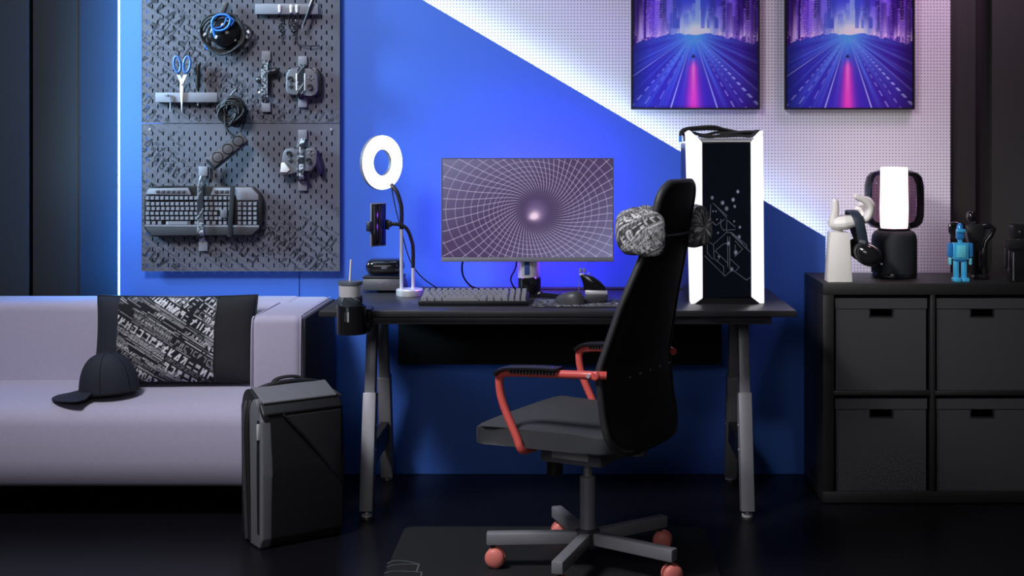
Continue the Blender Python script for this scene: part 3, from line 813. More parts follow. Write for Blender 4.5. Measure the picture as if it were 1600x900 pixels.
# ------------------------------------------------------------------ sofa
SF, SBk = -0.62, -0.04
sofa = thing('sofa', 'light grey fabric sofa with dark outer arm, beside the desk', 'sofa', (-1.79, -0.41, 0))
def sloc(x, y, z): return (x+1.79, y+0.41, z)
SXL, SXR = -2.70, -0.9085
AI = -1.0885
def rbox(name, x0, x1, y0, y1, z0, z1, m, bev, parent=sofa, seg=4, crown=0.0):
    bm = box(NB(), sloc((x0+x1)/2, (y0+y1)/2, (z0+z1)/2), (x1-x0, y1-y0, z1-z0), bev=bev, seg=seg)
    return ob(name, bm, m, parent, smooth=50)
# seat with softly rounded front
def seat_block():
    bm = NB(); prof = []
    y0, y1, z0, z1 = SF, -0.25, 0.110, 0.405
    prof += [(y1, z0), (y0+0.02, z0), (y0+0.004, z0+0.012)]
    prof += [(y0-0.004, 0.20), (y0-0.006, 0.26), (y0, 0.31)]
    for k in range(1, 8):
        a = PI-(PI/2)*k/8; prof.append((y0+0.09+0.09*math.cos(a), 0.31+0.072*math.sin(a)))
    prof += [(y0+0.14, 0.390), (y0+0.22, 0.398), (y1, 0.404)]
    nx = 40; x0, x1 = SXL+0.17, AI-0.002
    loops = []
    for i in range(nx+1):
        x = x0+(x1-x0)*i/nx
        e = min(i, nx-i)/nx
        k = 1-math.exp(-e*40)*0.02
        loops.append([bm.verts.new(sloc(x, y, z*k+0.002*math.sin(x*9)*(z > 0.38))) for y, z in prof])
    for a, b in zip(loops[:-1], loops[1:]):
        for j in range(len(prof)): bm.faces.new((a[j], a[(j+1) % len(prof)], b[(j+1) % len(prof)], b[j]))
    bm.faces.new(loops[0]); bm.faces.new(loops[-1][::-1])
    return ob('seat', bm, M_sofa, sofa, smooth=50)
seat_block()
rbox('backrest', SXL+0.05, -1.02, SBk-0.22, SBk, 0.110, 0.688, M_sofa, 0.035)
for x0, x1 in ((AI, SXR), (SXL, SXL+0.176)):
    rbox('arm', x0, x1-0.012 if x0 == AI else x1, SF-0.004, SBk, 0.110, 0.684, M_sofa, 0.026)
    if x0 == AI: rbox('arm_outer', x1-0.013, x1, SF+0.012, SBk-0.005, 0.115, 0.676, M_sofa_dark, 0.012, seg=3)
tubeo('piping', [sloc(AI+0.002, SF+0.02, 0.13), sloc(AI+0.002, SF-0.001, 0.3), sloc(AI+0.003, SF+0.0, 0.64), sloc(AI+0.01, SF+0.03, 0.678), sloc(AI+0.012, SF+0.12, 0.682), sloc(AI+0.012, SBk-0.03, 0.682)], 0.003, M_sofa, sofa, 6, sp=4)
tubeo('piping', [sloc(SXR-0.014, SF+0.01, 0.15), sloc(SXR-0.014, SF-0.002, 0.3), sloc(SXR-0.014, SF+0.0, 0.65), sloc(SXR-0.016, SF+0.03, 0.679), sloc(SXR-0.016, SF+0.12, 0.682), sloc(SXR-0.016, SBk-0.03, 0.682)], 0.003, M_sofa, sofa, 6, sp=4)
for x in (SXL+0.1, -1.0):
    for y in (SF+0.08, SBk-0.08):
        bxo('leg', sloc(x, y, 0.055), (0.05, 0.05, 0.110), M_black, sofa, bev=0.004)

# cushion leaning on the backrest
cu = thing('cushion', 'black cushion with white printed script panel on the sofa', 'cushion', (-1.424, -0.362, 0.410), rot=(math.radians(-9), 0, 0))
CW, CH = 0.572, 0.312
def cushion_pos(U, V, side):
    a = 2*U-1; b = 2*V-1
    x = a*CW/2*(1-0.035*(1-b*b)*np.abs(a)**3); z = CH/2+b*CH/2*(1-0.05*(1-a*a)*np.abs(b)**3)
    th = 0.052*np.clip((1-a**4)*(1-b**4), 0, 1)**0.5
    wr = 0.004*(vnoise(U*9, V*9, 21)-0.5)*((1-a**2)*(1-b**2))
    return np.stack([x, side*(th+wr)-0.0, z], -1)
def cushion_piece(name, u0, u1, nu, nv, m, printed):
    U, V = uvgrid(nu, nv); U = u0+U*(u1-u0)
    Q = cushion_pos(U, V, -1)
    if printed:
        x = Q[..., 0]; z = Q[..., 2]
        big = gly_rot(x, z, math.radians(-31), 640, 40, 260)
        sm = gly_rot(x, z, math.radians(-31), 900, 300, 90)
        n = vnoise(x*12+4, z*12, 31)
        g = np.clip(np.maximum(big, sm*(n > 0.45)), 0, 1)
        wear = np.clip(0.55+0.9*vnoise(x*14, z*14, 8), 0, 1)
        col = np.array([0.012, 0.012, 0.016])+(g*wear)[..., None]*np.array([0.70, 0.69, 0.72])
    else: col = np.zeros(U.shape+(3,))+np.array([0.011, 0.012, 0.016])
    return grid_mesh(name, Q, col, m, cu)
cushion_piece('printed_panel', 0.155, 0.765, 210, 190, M_print, True)
cushion_piece('side_panel', 0.0, 0.157, 24, 40, M_navy, False)
cushion_piece('side_panel', 0.763, 1.0, 30, 40, M_blkfab, False)
U, V = uvgrid(40, 40); grid_mesh('back_panel', cushion_pos(U, V, 1)[::-1], None, M_blkfab, cu)
pts = [tuple(cushion_pos(np.array(0.765), np.array(v), -1)) for v in np.linspace(0.01, 0.99, 16)]
tubeo('seam', pts, 0.003, M_black, cu, 6)
ep = []
for k in range(48):
    t = k/12; s = int(t); f = t-s
    u, v = ((f, 0), (1, f), (1-f, 1), (0, 1-f))[s]
    ep.append(tuple(cushion_pos(np.array(float(u)), np.array(float(v)), -1)))
tubeo('piping', ep, 0.004, M_black, cu, 6, closed=True)

# cap
cp = thing('baseball_cap', 'dark navy baseball cap lying on the sofa by the cushion', 'cap', (-1.612, -0.482, 0.398), rot=(0, math.radians(4), math.radians(192)))
# local +x is the brim direction
bm = NB(); rings = []
for j in range(11):
    el_ = (PI/2)*j/10; ring = []
    for i in range(36):
        a = 2*PI*i/36
        rx, ry, rz = 0.100, 0.072, 0.138
        f = 1.0 if math.cos(a) < 0 else 1.02
        ring.append(bm.verts.new((rx*f*math.cos(a)*math.cos(el_)**0.8-0.004, ry*math.sin(a)*math.cos(el_)**0.8, 0.004+rz*math.sin(el_)**0.95*(1+0.05*math.cos(a)*math.cos(el_)))))
    rings.append(ring)
for a, b in zip(rings[:-1], rings[1:]):
    for i in range(36): bm.faces.new((a[i], a[(i+1) % 36], b[(i+1) % 36], b[i]))
bmesh.ops.remove_doubles(bm, verts=bm.verts, dist=1e-5)
ob('crown', bm, M_navy, cp, smooth=60)
for i in range(6):
    a = 2*PI*i/6+0.3
    pts = [(0.1005*math.cos(a)*math.cos(e)**0.8-0.004, 0.0725*math.sin(a)*math.cos(e)**0.8, 0.004+0.1385*math.sin(e)**0.95*(1+0.05*math.cos(a)*math.cos(e))) for e in np.linspace(0.02, PI/2-0.02, 12)]
    tubeo('stitch_seam', pts, 0.0012, M_black, cp, 5)
ob('button', lathe(NB(), [(0.009, 0), (0.008, 0.003), (0, 0.005)], 12, (-0.004, 0, 0.141)), M_navy, cp)
nu, nv = 26, 14
U, V = uvgrid(nu, nv); ang_ = (U-0.5)*2.15; R0 = 0.090; ext = 0.095*np.cos(ang_*0.62)**0.6
rr_ = R0+V*ext
pos = np.stack([rr_*np.cos(ang_)*1.0, rr_*np.sin(ang_)*0.80, 0.020-0.017*V-0.16*(np.sin(ang_)*rr_)**2*8*(0.25+0.3*V)], -1)
pos[..., 2] = np.maximum(pos[..., 2], 0.004)
grid_mesh('brim', pos, np.zeros((nu, nv, 3))+np.array([0.011, 0.014, 0.026]), M_navy, cp, thick=0.004)
bm = NB(); tube(bm, [(0.0975*math.cos(a)-0.004, 0.071*math.sin(a), 0.010) for a in np.linspace(0, 2*PI, 37)[:-1]], 0.005, 6, closed=True); ob('sweatband', bm, M_black, cp)

# ------------------------------------------------------------------ backpack
bk = thing('backpack', 'tall charcoal backpack standing on the floor against the sofa arm', 'backpack', (-0.968, -0.955, 0), math.radians(36))
# local: x along main face (0..0.27), y depth (0..0.165, away from viewer)
def pack_shape(x0, x1, y0, y1, zt, m, name, bev, lean=0.0, sag=0.0):
    bm = NB()
    out = []
    out += [(y0+0.018, 0.0), (y1-0.01, 0.0), (y1, 0.02), (y1, zt-0.06)]
    for k in range(1, 6):
        a = (PI/2)*k/6; out.append((y1-0.05+0.05*math.cos(a), zt-0.06+0.06*math.sin(a)))
    out += [(y1-0.06, zt), (y0+0.03, zt-0.035), (y0+0.004, zt-0.062), (y0-0.004, zt*0.5), (y0, 0.03)]
    M_ = Matrix(((0, 0, 1, x0), (1, 0, 0, 0), (0, 1, 0, 0), (0, 0, 0, 1)))
    prism(bm, out, x1-x0, M_, bev=bev, seg=3)
    return ob(name, bm, m, bk, smooth=50)
pack_shape(0.0, 0.272, 0.0, 0.178, 0.482, M_packd, 'body', 0.020)
pack_shape(-0.006, 0.030, -0.001, 0.104, 0.462, M_pack, 'side_panel', 0.010)
# sloping top flap
bm = NB(); box(bm, (0.136, 0.070, 0.4665), (0.252, 0.096, 0.010), bev=0.0045, seg=3, rot=Euler((math.radians(21.7), 0, 0))); ob('top_flap', bm, M_pack, bk)
bm = NB(); box(bm, (0.14, 0.006, 0.419), (0.255, 0.012, 0.010), bev=0.004); ob('flap_edge', bm, M_packd, bk)
prs = [(-0.003, 0.092, 0.015), (-0.010, 0.098, 0.25), (-0.008, 0.104, 0.40), (0.02, 0.112, 0.465), (0.09, 0.118, 0.489), (0.19, 0.118, 0.490), (0.26, 0.112, 0.468), (0.277, 0.105, 0.42), (0.277, 0.1, 0.2)]
tubeo('zip_rim', prs, 0.009, M_packd, bk, 8, sp=6)
tubeo('zip_rim', [(x, y+0.03, z-0.004) for x, y, z in prs], 0.007, M_dgrey, bk, 8, sp=6)
zp = [(-0.007, 0.022, 0.40), (-0.009, 0.020, 0.25), (-0.006, 0.022, 0.05)]
tubeo('pocket_zip', zp, 0.005, M_packd, bk, 6, sp=5)
bxo('zip_puller', (-0.010, 0.018, 0.365), (0.008, 0.010, 0.05), M_silver, bk, bev=0.002)
tubeo('handle', [(0.08, 0.135, 0.478), (0.10, 0.137, 0.500), (0.14, 0.138, 0.506), (0.18, 0.137, 0.500), (0.20, 0.135, 0.478)], 0.009, M_blkfab, bk, 8, sp=5, flat=0.6)
crease = [(0.065, -0.002, 0.414), (0.12, -0.006, 0.355), (0.175, -0.006, 0.29), (0.235, -0.004, 0.215)]
tubeo('front_crease', crease, 0.005, M_packd, bk, 6, sp=5)
prism_out = [(0.07, 0.410), (0.262, 0.410), (0.262, 0.17), (0.22, 0.235)]
ob('front_fold', prism(NB(), prism_out, 0.010, T(0, -0.007, 0) @ MXZ, bev=0.004), mat('backpack_fold', (0.016, 0.016, 0.018), 0.5, bump=0.2, bscale=60), bk)
bxo('strap_tab', (0.272, 0.06, 0.452), (0.045, 0.012, 0.010), M_mgrey, bk, bev=0.002, rot=Euler((0, math.radians(35), 0)))
for s in (0.06, 0.21):
    tubeo('shoulder_strap', [(s, 0.165, 0.44), (s, 0.182, 0.36), (s, 0.180, 0.22), (s, 0.166, 0.1)], 0.016, M_blkfab, bk, 8, sp=5, flat=0.4)

# ------------------------------------------------------------------ desk
DZ = 0.712
dk = thing('desk', 'long black desk with grey A-shaped legs', 'desk', (-0.061, -0.37, 0))
def dl(x, y, z): return (x+0.061, y+0.37, z)
DXL, DXR, DYF, DYB = -0.846, 0.726, -0.70, -0.03
bxo('desktop', dl((DXL+DXR)/2, (DYF+DYB)/2, DZ-0.011), (DXR-DXL, DYB-DYF, 0.022), M_desk, dk, bev=0.004)
bxo('front_rail', dl((DXL+DXR)/2-0.0, DYF+0.045, DZ-0.035), (DXR-DXL-0.16, 0.05, 0.026), M_deskedge, dk, bev=0.003)
bxo('rear_ledge', dl((DXL+DXR)/2, DYB-0.03, DZ+0.003), (DXR-DXL-0.2, 0.05, 0.008), M_desk, dk, bev=0.002)
def oriented(p, q, w_, d_, name, m, bev=0.003):
    p, q = Vector(p), Vector(q); zax = (q-p).normalized(); xax = Vector((1, 0, 0)); yax = zax.cross(xax).normalized(); xax = yax.cross(zax)
    R = Matrix((xax, yax, zax)).transposed()
    return ob(name, box(NB(), (p+q)/2, (w_, d_, (q-p).length), bev=bev, rot=R), m, dk)
for X in (-0.708, 0.580):
    for (yb, yt) in ((-0.57, -0.43), (-0.07, -0.21)):
        B = Vector(dl(X, yb, 0.016)); Tp = Vector(dl(X, yt, DZ-0.03)); mid = B+(Tp-B)*0.58
        oriented(mid-(Tp-B)*0.02, Tp, 0.036, 0.046, 'upper_leg', M_steel)
        oriented(B, mid, 0.045, 0.056, 'lower_leg', M_steel)
        for f in (0.30, 0.42):
            c = B+(Tp-B)*f
            for s_ in (-1, 1): ob('screw', lathe(NB(), [(0.004, 0), (0.004, 0.004), (0, 0.005)], 8, c+Vector((s_*0.0225, 0, 0)), Euler((0, s_*PI/2, 0))), M_chrome, dk)
        ob('foot', lathe(NB(), [(0.019, 0), (0.019, 0.008), (0.007, 0.010), (0.007, 0.02)], 18, dl(X, yb, 0)), M_silver, dk)
    s = 1 if X > 0 else -1
    oriented(dl(X, -0.53, 0.19), dl(X, -0.11, 0.19), 0.03, 0.08, 'crossbar', M_black)
    bxo('top_bracket', dl(X, -0.32, DZ-0.036), (0.07, 0.50, 0.024), M_black, dk, bev=0.003)
bxo('cable_tray', dl(-0.06, -0.13, 0.575), (1.20, 0.012, 0.27), M_net, dk, bev=0.002)
bxo('cable_tray_floor', dl(-0.06, -0.10, 0.445), (1.20, 0.07, 0.010), M_net, dk, bev=0.002)
bxo('beam', dl(-0.06, -0.32, DZ-0.045), (1.24, 0.06, 0.04), M_black, dk, bev=0.003)

# cup holder + tumbler
hy = -0.765; hX = (549-VX)/sc(hy)
zb = EYE-(521-VY)/sc(hy)
ch = thing('cup_holder', 'black clamp-on cup holder at the desk corner holding the tumbler', 'cup holder', (hX, hy, zb))
Rr = 0.048; hh = 0.092
bm = NB(); n = 40
ri, ro = Rr-0.005, Rr
gap = [k for k in range(n) if abs(((k+0.5)/n*360)-262) < 10]
vv = {}
for k in range(n):
    a = 2*PI*k/n
    for nm, r_ in (('i', ri), ('o', ro)):
        for z in (0.0, 0.042, hh): vv[nm, k, z] = bm.verts.new((r_*math.cos(a), r_*math.sin(a), z))
for k in range(n):
    j = (k+1) % n
    for z0_, z1_ in ((0.0, 0.042), (0.042, hh)):
        if z1_ == hh and k in gap: continue
        bm.faces.new((vv['o', k, z0_], vv['o', j, z0_], vv['o', j, z1_], vv['o', k, z1_]))
        bm.faces.new((vv['i', k, z0_], vv['i', j, z0_], vv['i', j, z1_], vv['i', k, z1_]))
    zt_ = 0.042 if k in gap else hh
    bm.faces.new((vv['o', k, zt_], vv['o', j, zt_], vv['i', j, zt_], vv['i', k, zt_]))
    if k in gap:
        if (k-1) % n not in gap: bm.faces.new((vv['o', k, 0.042], vv['i', k, 0.042], vv['i', k, hh], vv['o', k, hh]))
        if j not in gap: bm.faces.new((vv['o', j, 0.042], vv['i', j, 0.042], vv['i', j, hh], vv['o', j, hh]))
bm.faces.new([vv['o', k, 0.0] for k in range(n)]); 
ob('cup', bm, M_blackg, ch)
# clamp around the desk edge
dzl = DZ-zb
bxo('clamp_arm', (0.035, 0.040, dzl-0.05), (0.04, 0.045, 0.03), M_black, ch, bev=0.004)
bxo('clamp_jaw', (0.035, 0.080, dzl+0.004), (0.04, 0.075, 0.008), M_black, ch, bev=0.002)
bxo('clamp_back', (0.035, 0.054, dzl-0.025), (0.04, 0.010, 0.06), M_black, ch, bev=0.002)
tb = thing('tumbler', 'steel tumbler with patterned sleeve and white straw', 'tumbler', (hX-0.003, hy, zb+0.004))
ob('cup_body', lathe(NB(), [(0.0, 0.001), (0.029, 0.0), (0.031, 0.01), (0.038, 0.158), (0.0, 0.158)], 32), M_silver, tb)
ob('lid', lathe(NB(), [(0.039, 0.154), (0.040, 0.160), (0.038, 0.166), (0.0, 0.167)], 32), mat('lid_smoke', (0.10, 0.12, 0.14), 0.3), tb)
U, V = uvgrid(64, 26); a = U*2*PI; z = 0.075+V*0.042; r_ = 0.0385+0*z-0.0
g = gly_rot(a*0.037, z, -0.5, 700, 11, 77)
grid_mesh('sleeve', np.stack([r_*np.cos(a), r_*np.sin(a), z], -1), np.array([0.03, 0.04, 0.05])+g[..., None]*np.array([0.3, 0.34, 0.38]), M_print, tb)
tubeo('straw', [(-0.006, 0, 0.02), (-0.002, 0, 0.166), (0.002, 0, 0.235)], 0.0034, M_white, tb, 10)

# ring light
rl = thing('ring_light', 'desk ring light with two gooseneck arms on a silver base', 'lamp', (-0.60, -0.27, DZ))
def rlp(px, py, Y): return at(px, py, Y)-Vector((-0.60, -0.27, DZ))
ob('base', lathe(NB(), [(0, 0), (0.047, 0), (0.049, 0.003), (0.049, 0.021), (0.046, 0.025), (0, 0.026)], 36), M_silver, rl)
tubeo('pole', [(-0.030, 0, 0.02), (-0.030, 0, 0.29)], 0.0062, M_silver, rl, 12)
tubeo('pole', [(0.012, 0, 0.02), (0.012, 0, 0.165)], 0.0062, M_silver, rl, 12)
tubeo('gooseneck', [(-0.030, 0, 0.24), (-0.029, 0, 0.30), rlp(626, 318, -0.27), rlp(620, 300, -0.265), rlp(611, 288, -0.255)], 0.0075, M_black, rl, 10, sp=6)
tubeo('gooseneck', [(0.012, 0, 0.10), (0.012, 0, 0.17), rlp(643, 375, -0.27), rlp(636, 358, -0.275), rlp(624, 351, -0.28), rlp(610, 350, -0.285)], 0.0068, M_black, rl, 10, sp=6)
rc = rlp(597, 254, -0.27)
ry = math.radians(53)
Rr3 = Euler((0, 0, ry)).to_matrix() @ Euler((PI/2, 0, 0)).to_matrix()   # local z -> -Y then yaw right
prof = []
bm = NB()
def torus_sec(bm, sec, n=56):
    rings = []
    for i in range(n):
        a = 2*PI*i/n
        rings.append([bm.verts.new(Rr3 @ Vector((r_*math.cos(a), r_*math.sin(a), z))+rc) for r_, z in sec])
    for i in range(n):
        A, B = rings[i], rings[(i+1) % n]
        for j in range(len(sec)): bm.faces.new((A[j], A[(j+1) % len(sec)], B[(j+1) % len(sec)], B[j]))
    return bm
ob('ring_housing', torus_sec(NB(), [(0.047, 0.0), (0.047, -0.014), (0.055, -0.019), (0.090, -0.019), (0.099, -0.012), (0.099, 0.0)]), M_lgrey, rl)
ob('ring_diffuser', torus_sec(NB(), [(0.049, 0.0), (0.049, 0.006), (0.056, 0.010), (0.088, 0.010), (0.097, 0.006), (0.097, 0.0)]), M_ring, rl)
bm = box(NB(), rlp(609, 350, -0.285), (0.014, 0.014, 0.022), bev=0.003); ob('phone_clamp', bm, M_black, rl)
cable = [rlp(612, 294, -0.262), rlp(618, 325, -0.25), rlp(627, 360, -0.25), rlp(640, 405, -0.24), rlp(658, 432, -0.20), rlp(686, 452, -0.12)]
tubeo('power_cord', cable, 0.0022, M_rubber, rl, 6, sp=6)
ph = thing('phone', 'smartphone held upright in the ring light clamp', 'phone', at(592, 351, -0.288), math.radians(52))
bxo('body', (0, 0.004, 0), (0.074, 0.008, 0.156), M_lgrey, ph, bev=0.0035, seg=3)
bxo('screen', (0, -0.0005, 0), (0.068, 0.0015, 0.148), M_blackg, ph, bev=0.0005)
bxo('holder_back', (0, 0.013, 0), (0.05, 0.010, 0.04), M_black, ph, bev=0.003)
bxo('holder_jaw', (-0.043, 0.004, -0.005), (0.012, 0.022, 0.036), M_black, ph, bev=0.003)
bxo('holder_jaw', (0.042, 0.004, -0.002), (0.010, 0.022, 0.036), M_black, ph, bev=0.003)
bxo('holder_bar', (0.004, -0.004, 0), (0.014, 0.006, 0.135), M_black, ph, bev=0.003)

# two cases
for z, h, x, wd, bev, lab in ((0, 0.052, -0.712, 0.150, 0.010, 'flat black box with sloping sides under the rounded case'),
                         (0.052, 0.062, -0.708, 0.140, 0.026, 'rounded black zip case on top of the flat black box')):
    r = thing('storage_case', lab, 'case', (x, -0.125, DZ+0.008+z), math.radians(4 if z else -3))
    if z:
        bxo('shell', (0, 0, h/2+0.002), (wd, 0.115, h-0.004), M_blackg, r, bev=bev, seg=5)
        tubeo('zip', [(sx*(wd/2-0.0), sy*0.0575, h/2) for sx, sy in ()] or [(wd/2*math.cos(a)*1.0*min(1, 1), 0.0578*math.sin(a), h/2) for a in np.linspace(0, 2*PI, 25)[:-1]], 0.002, M_rubber, r, 6, closed=True)
    else:
        ob('shell', box(NB(), (0, 0, 0.022), (wd+0.01, 0.125, 0.044), bev=0.005, taper=(0.86, 0.86)), M_dgrey, r)
        ob('lid', box(NB(), (0, 0, 0.048), (wd-0.008, 0.112, 0.008), bev=0.003), M_black, r)
    bxo('clasp', (0.0, -0.060 if z else -0.055, h*0.5), (0.02, 0.006, 0.008), M_mgrey, r, bev=0.001)

# monitor
MY = -0.33; km = sc(MY)
mo = thing('monitor', 'wide monitor showing a warped violet line funnel, on the desk', 'monitor', ((824-VX)/km, MY, DZ))
mx0, mx1 = (690-VX)/km, (959-VX)/km; mzt, mzb = EYE-(247-VY)/km, EYE-(409-VY)/km
MW, MH = mx1-mx0, mzt-mzb; mzc = (mzt+mzb)/2-DZ
bxo('housing', (0.001, 0.016, mzc), (MW, 0.026, MH), M_dgrey, mo, bev=0.004)
chn = 0.016
bxo('chin', (0.001, 0.000, mzb-DZ+chn/2), (MW, 0.008, chn), M_lgrey, mo, bev=0.002)
bm = frame_plate(NB(), MW, MH-chn, (-MW/2+0.0035, MW/2-0.0035, -(MH-chn)/2, (MH-chn)/2-0.0035), 0.006, T(0.001, -0.003, mzc+chn/2) @ MXZ)
ob('bezel', bm, M_mgrey, mo, smooth=0)
def funnel(nu, nv):
    U, V = uvgrid(nu, nv); asp = 1.77
    x = (U-0.578)*asp; y = (V-0.475)
    # the rings are drawn about a centre that drifts with distance, which tilts the funnel
    r = np.hypot(x, y)+1e-5
    cx = 0.10*np.exp(-r/0.35)
    xx = x+0.06*np.exp(-(r/0.25)**2); yy = y
    r = np.hypot(xx, yy*1.12)+1e-5
    th = np.arctan2(yy, xx)
    sw = th+0.85*np.exp(-(r/0.33)**1.3)-0.18*np.clip(x, 0, 2)*np.exp(-(r/0.5)**2)
    def lines(ph, wpx):
        e = np.exp(2j*PI*ph)
        gx, gy = np.gradient(e)
        g = np.hypot(np.abs(gx), np.abs(gy))/(2*PI)+1e-4
        d = np.abs(((ph+0.5) % 1)-0.5)
        return np.clip(1.15-d/(g*wpx), 0, 1), g
    a, ga = lines(sw*58/(2*PI), 1.05)
    rx = np.hypot((x+0.10), (y)*1.25)+1e-5
    b, gb = lines(8.6*np.log(rx), 1.05)
    fa = np.clip((r-0.14)/0.14, 0, 1); fb = np.clip((r-0.22)/0.25, 0, 1)
    base = np.zeros((nu, nv, 3))+np.array([74, 58, 96.])
    lite = np.clip(((0.30-U)*1.2+(V-0.45)*1.0), 0, 1)+np.clip((U-0.62)*1.3+(0.45-V)*1.1, 0, 1)
    base = base+(np.array([120, 120, 158.])-base)*np.clip(lite, 0, 1)[..., None]
    hole = np.exp(-(r/0.15)**4)
    base = base+(np.array([98, 80, 124.])-base)*hole[..., None]
    edge = np.exp(-((r-0.22)/0.09)**2)
    base = base+(np.array([64, 50, 86.])-base)*(edge*0.7)[..., None]
    c = base
    c = c+(np.array([206, 196, 222.])-c)*(np.clip(a, 0, 1)*fa*0.78)[..., None]
    c = c+(np.array([190, 182, 212.])-c)*(np.clip(b, 0, 1)*fb*0.62)[..., None]
    hx, hy_ = (U-0.535)*asp, V-0.405
    hl = np.exp(-((hx*0.8-hy_*0.25)**2/0.0016+(hy_+0.15*hx)**2/0.0030))*(1/(1+np.exp(-(hy_+0.02)*90)))
    hl2 = np.exp(-(((hx-0.02)/0.07)**2+((hy_-0.02)/0.07)**2))*0.35
    c = c+(np.array([238, 208, 232.])-c)*np.clip(hl*1.1+hl2, 0, 1)[..., None]
    return lin(np.clip(c, 0, 255)/255.0)
nu, nv = 420, 240
U, V = uvgrid(nu, nv)
pos = np.stack([0.001+(U-0.5)*(MW-0.007), np.full_like(U, 0.0025), mzb-DZ+chn+V*(MH-chn-0.0035)], -1)
grid_mesh('screen', pos, funnel(nu, nv), M_screen, mo)
ob('stand_column', lathe(NB(), [(0.038, 0.062), (0.039, 0.066), (0.039, 0.22), (0.0, 0.22)], 32, (0.003, 0.05, 0)), M_silver, mo)
ob('stand_collar', lathe(NB(), [(0.034, 0.0), (0.041, 0.012), (0.042, 0.06), (0.038, 0.064), (0, 0.064)], 32, (0.006, 0.05, 0.006)), M_blackg, mo)
bxo('stand_reflection', (-0.002, 0.0105, 0.115), (0.018, 0.003, 0.07), mat('reflection_gloss_blue', (0.05, 0.09, 0.3), 0.1), mo, bev=0.001)  # reflection on the column, put in as a thin blue plate
bm = NB()
for s in (-1, 1):
    tube(bm, [(0.004, 0.05, 0.008), (s*0.10, -0.02, 0.007), (s*0.16, -0.055, 0.006)], [0.014, 0.011, 0.007], 10)
lathe(bm, [(0, 0), (0.06, 0), (0.058, 0.010), (0, 0.012)], 32, (0.004, 0.05, 0))
ob('stand_foot', bm, M_blackg, mo)
bxo('backlight_bar', (0, 0.055, mzc+0.02), (0.42, 0.012, 0.012), M_backlight, mo)
bxo('backlight_bar', (0, 0.055, mzc-0.10), (0.42, 0.012, 0.012), M_backlight, mo)
def mrel(l): return [at(a, b, Y)-Vector(mo.location) for a, b, Y in l]
tubeo('signal_cable', mrel([(726, 400, -0.30), (722, 415, -0.29), (724, 432, -0.27), (736, 447, -0.23), (754, 453, -0.14)]), 0.0034, M_rubber, mo, 8, sp=6)
tubeo('power_cable', mrel([(808, 405, -0.28), (805, 420, -0.27), (798, 436, -0.25), (804, 450, -0.20), (812, 453, -0.14)]), 0.003, M_rubber, mo, 8, sp=6)

# desk keyboard
dkb = thing('desk_keyboard', 'compact black keyboard with grey keycaps in front of the monitor', 'keyboard', (-0.3485, -0.505, DZ), 0)
tilt = math.radians(8)
KBW, KBD = 0.372, 0.142
kr = Euler((tilt, 0, 0)); zc = 0.0178
ob('body', box(NB(), (0, 0, zc), (KBW, KBD, 0.014), bev=0.004, rot=kr), M_black, dkb)
for s in (-1, 1): bxo('foot', (s*0.15, 0.055, 0.008), (0.03, 0.012, 0.017), M_rubber, dkb, bev=0.002)
pitch = 0.0208
kp1 = key_mesh('key', 0.0178, 0.0178, 0.011, mat('keycap_grey', (0.26, 0.26, 0.29), 0.5))
u_ = [False]; Rk = kr.to_matrix()
for row in range(6):
    yy = -KBD/2+0.014+row*0.0225
    xx = -KBW/2+0.006
    widths = {0: [1.25, 1.25, 1.25, 6.2, 1.25, 1.25, 1.25, 1.15, 1, 1, 1], 1: [2.2]+[1]*10+[2.55, 1, 1, 1], 2: [1.75]+[1]*11+[2.0, 1, 1, 1], 3: [1.5]+[1]*12+[1.4, 1, 1, 1], 4: [1]*13+[1.9, 1, 1, 1], 5: [1]*17}[row]
    tot = sum(widths); unit = (KBW-0.012)/tot
    for k_, wd in enumerate(widths):
        cxk = xx+wd*unit/2; xx += wd*unit
        p = Rk @ Vector((cxk, yy, 0.008))+Vector((0, 0, zc))
        o_ = put_key(kp1, u_, dkb, p, (tilt, 0, 0), (wd*unit-0.003)/0.0178)

# mouse pad, mouse, mouse bungee
mp = thing('mouse_pad', 'grey mouse pad printed with pale script on the desk', 'mouse pad', (0.0, -0.52, DZ))
U, V = uvgrid(120, 84); x = (U-0.5)*0.29; y = (V-0.5)*0.215
g = gly_rot(x, y, 0.35, 560, 60, 20)
pos = np.stack([x, y, np.full_like(x, 0.0042)], -1)
grid_mesh('printed_top', pos, np.array([0.05, 0.05, 0.058])+g[..., None]*np.array([0.42, 0.42, 0.46]), M_print, mp)
ob('base', prism(NB(), rrect(0.292, 0.217, 0.01), 0.004), M_rubber, mp)
ms = thing('mouse', 'dark grey computer mouse on the printed mouse pad', 'mouse', (-0.022, -0.545, DZ+0.0045), math.radians(62))
U, V = uvgrid(32, 20); a = U*2*PI; e = V*PI/2
L_, W_ = 0.055, 0.032
ca, sa = np.cos(a), np.sin(a)
rr_ = np.cos(e)**0.55
pos = np.stack([ca*W_*rr_*(1-0.12*sa), sa*L_*rr_, np.sin(e)**0.9*0.040*(1-0.28*(sa*rr_))], -1)
grid_mesh('shell', pos[:-1], None, mat('mouse_grey', (0.06, 0.06, 0.066), 0.42), ms, closed_u=True)
ob('wheel', lathe(NB(), [(0, -0.004), (0.008, -0.004), (0.008, 0.004), (0, 0.004)], 16, (0, 0.030, 0.026), Euler((0, PI/2, 0))), M_black, ms)
tubeo('button_gap', [(0, 0.046, 0.016), (0, 0.035, 0.023), (0, 0.010, 0.0345)], 0.0012, M_black, ms, 6, sp=4)
kbx = sc(-0.485)
mb = thing('mouse_bungee', 'black fin-shaped cable holder with silver band behind the mouse', 'cable holder', ((930-VX)/kbx, -0.485, DZ+0.0045))
def bpx(px, py): return ((px-930)/kbx, (473-py)/kbx+0.001)
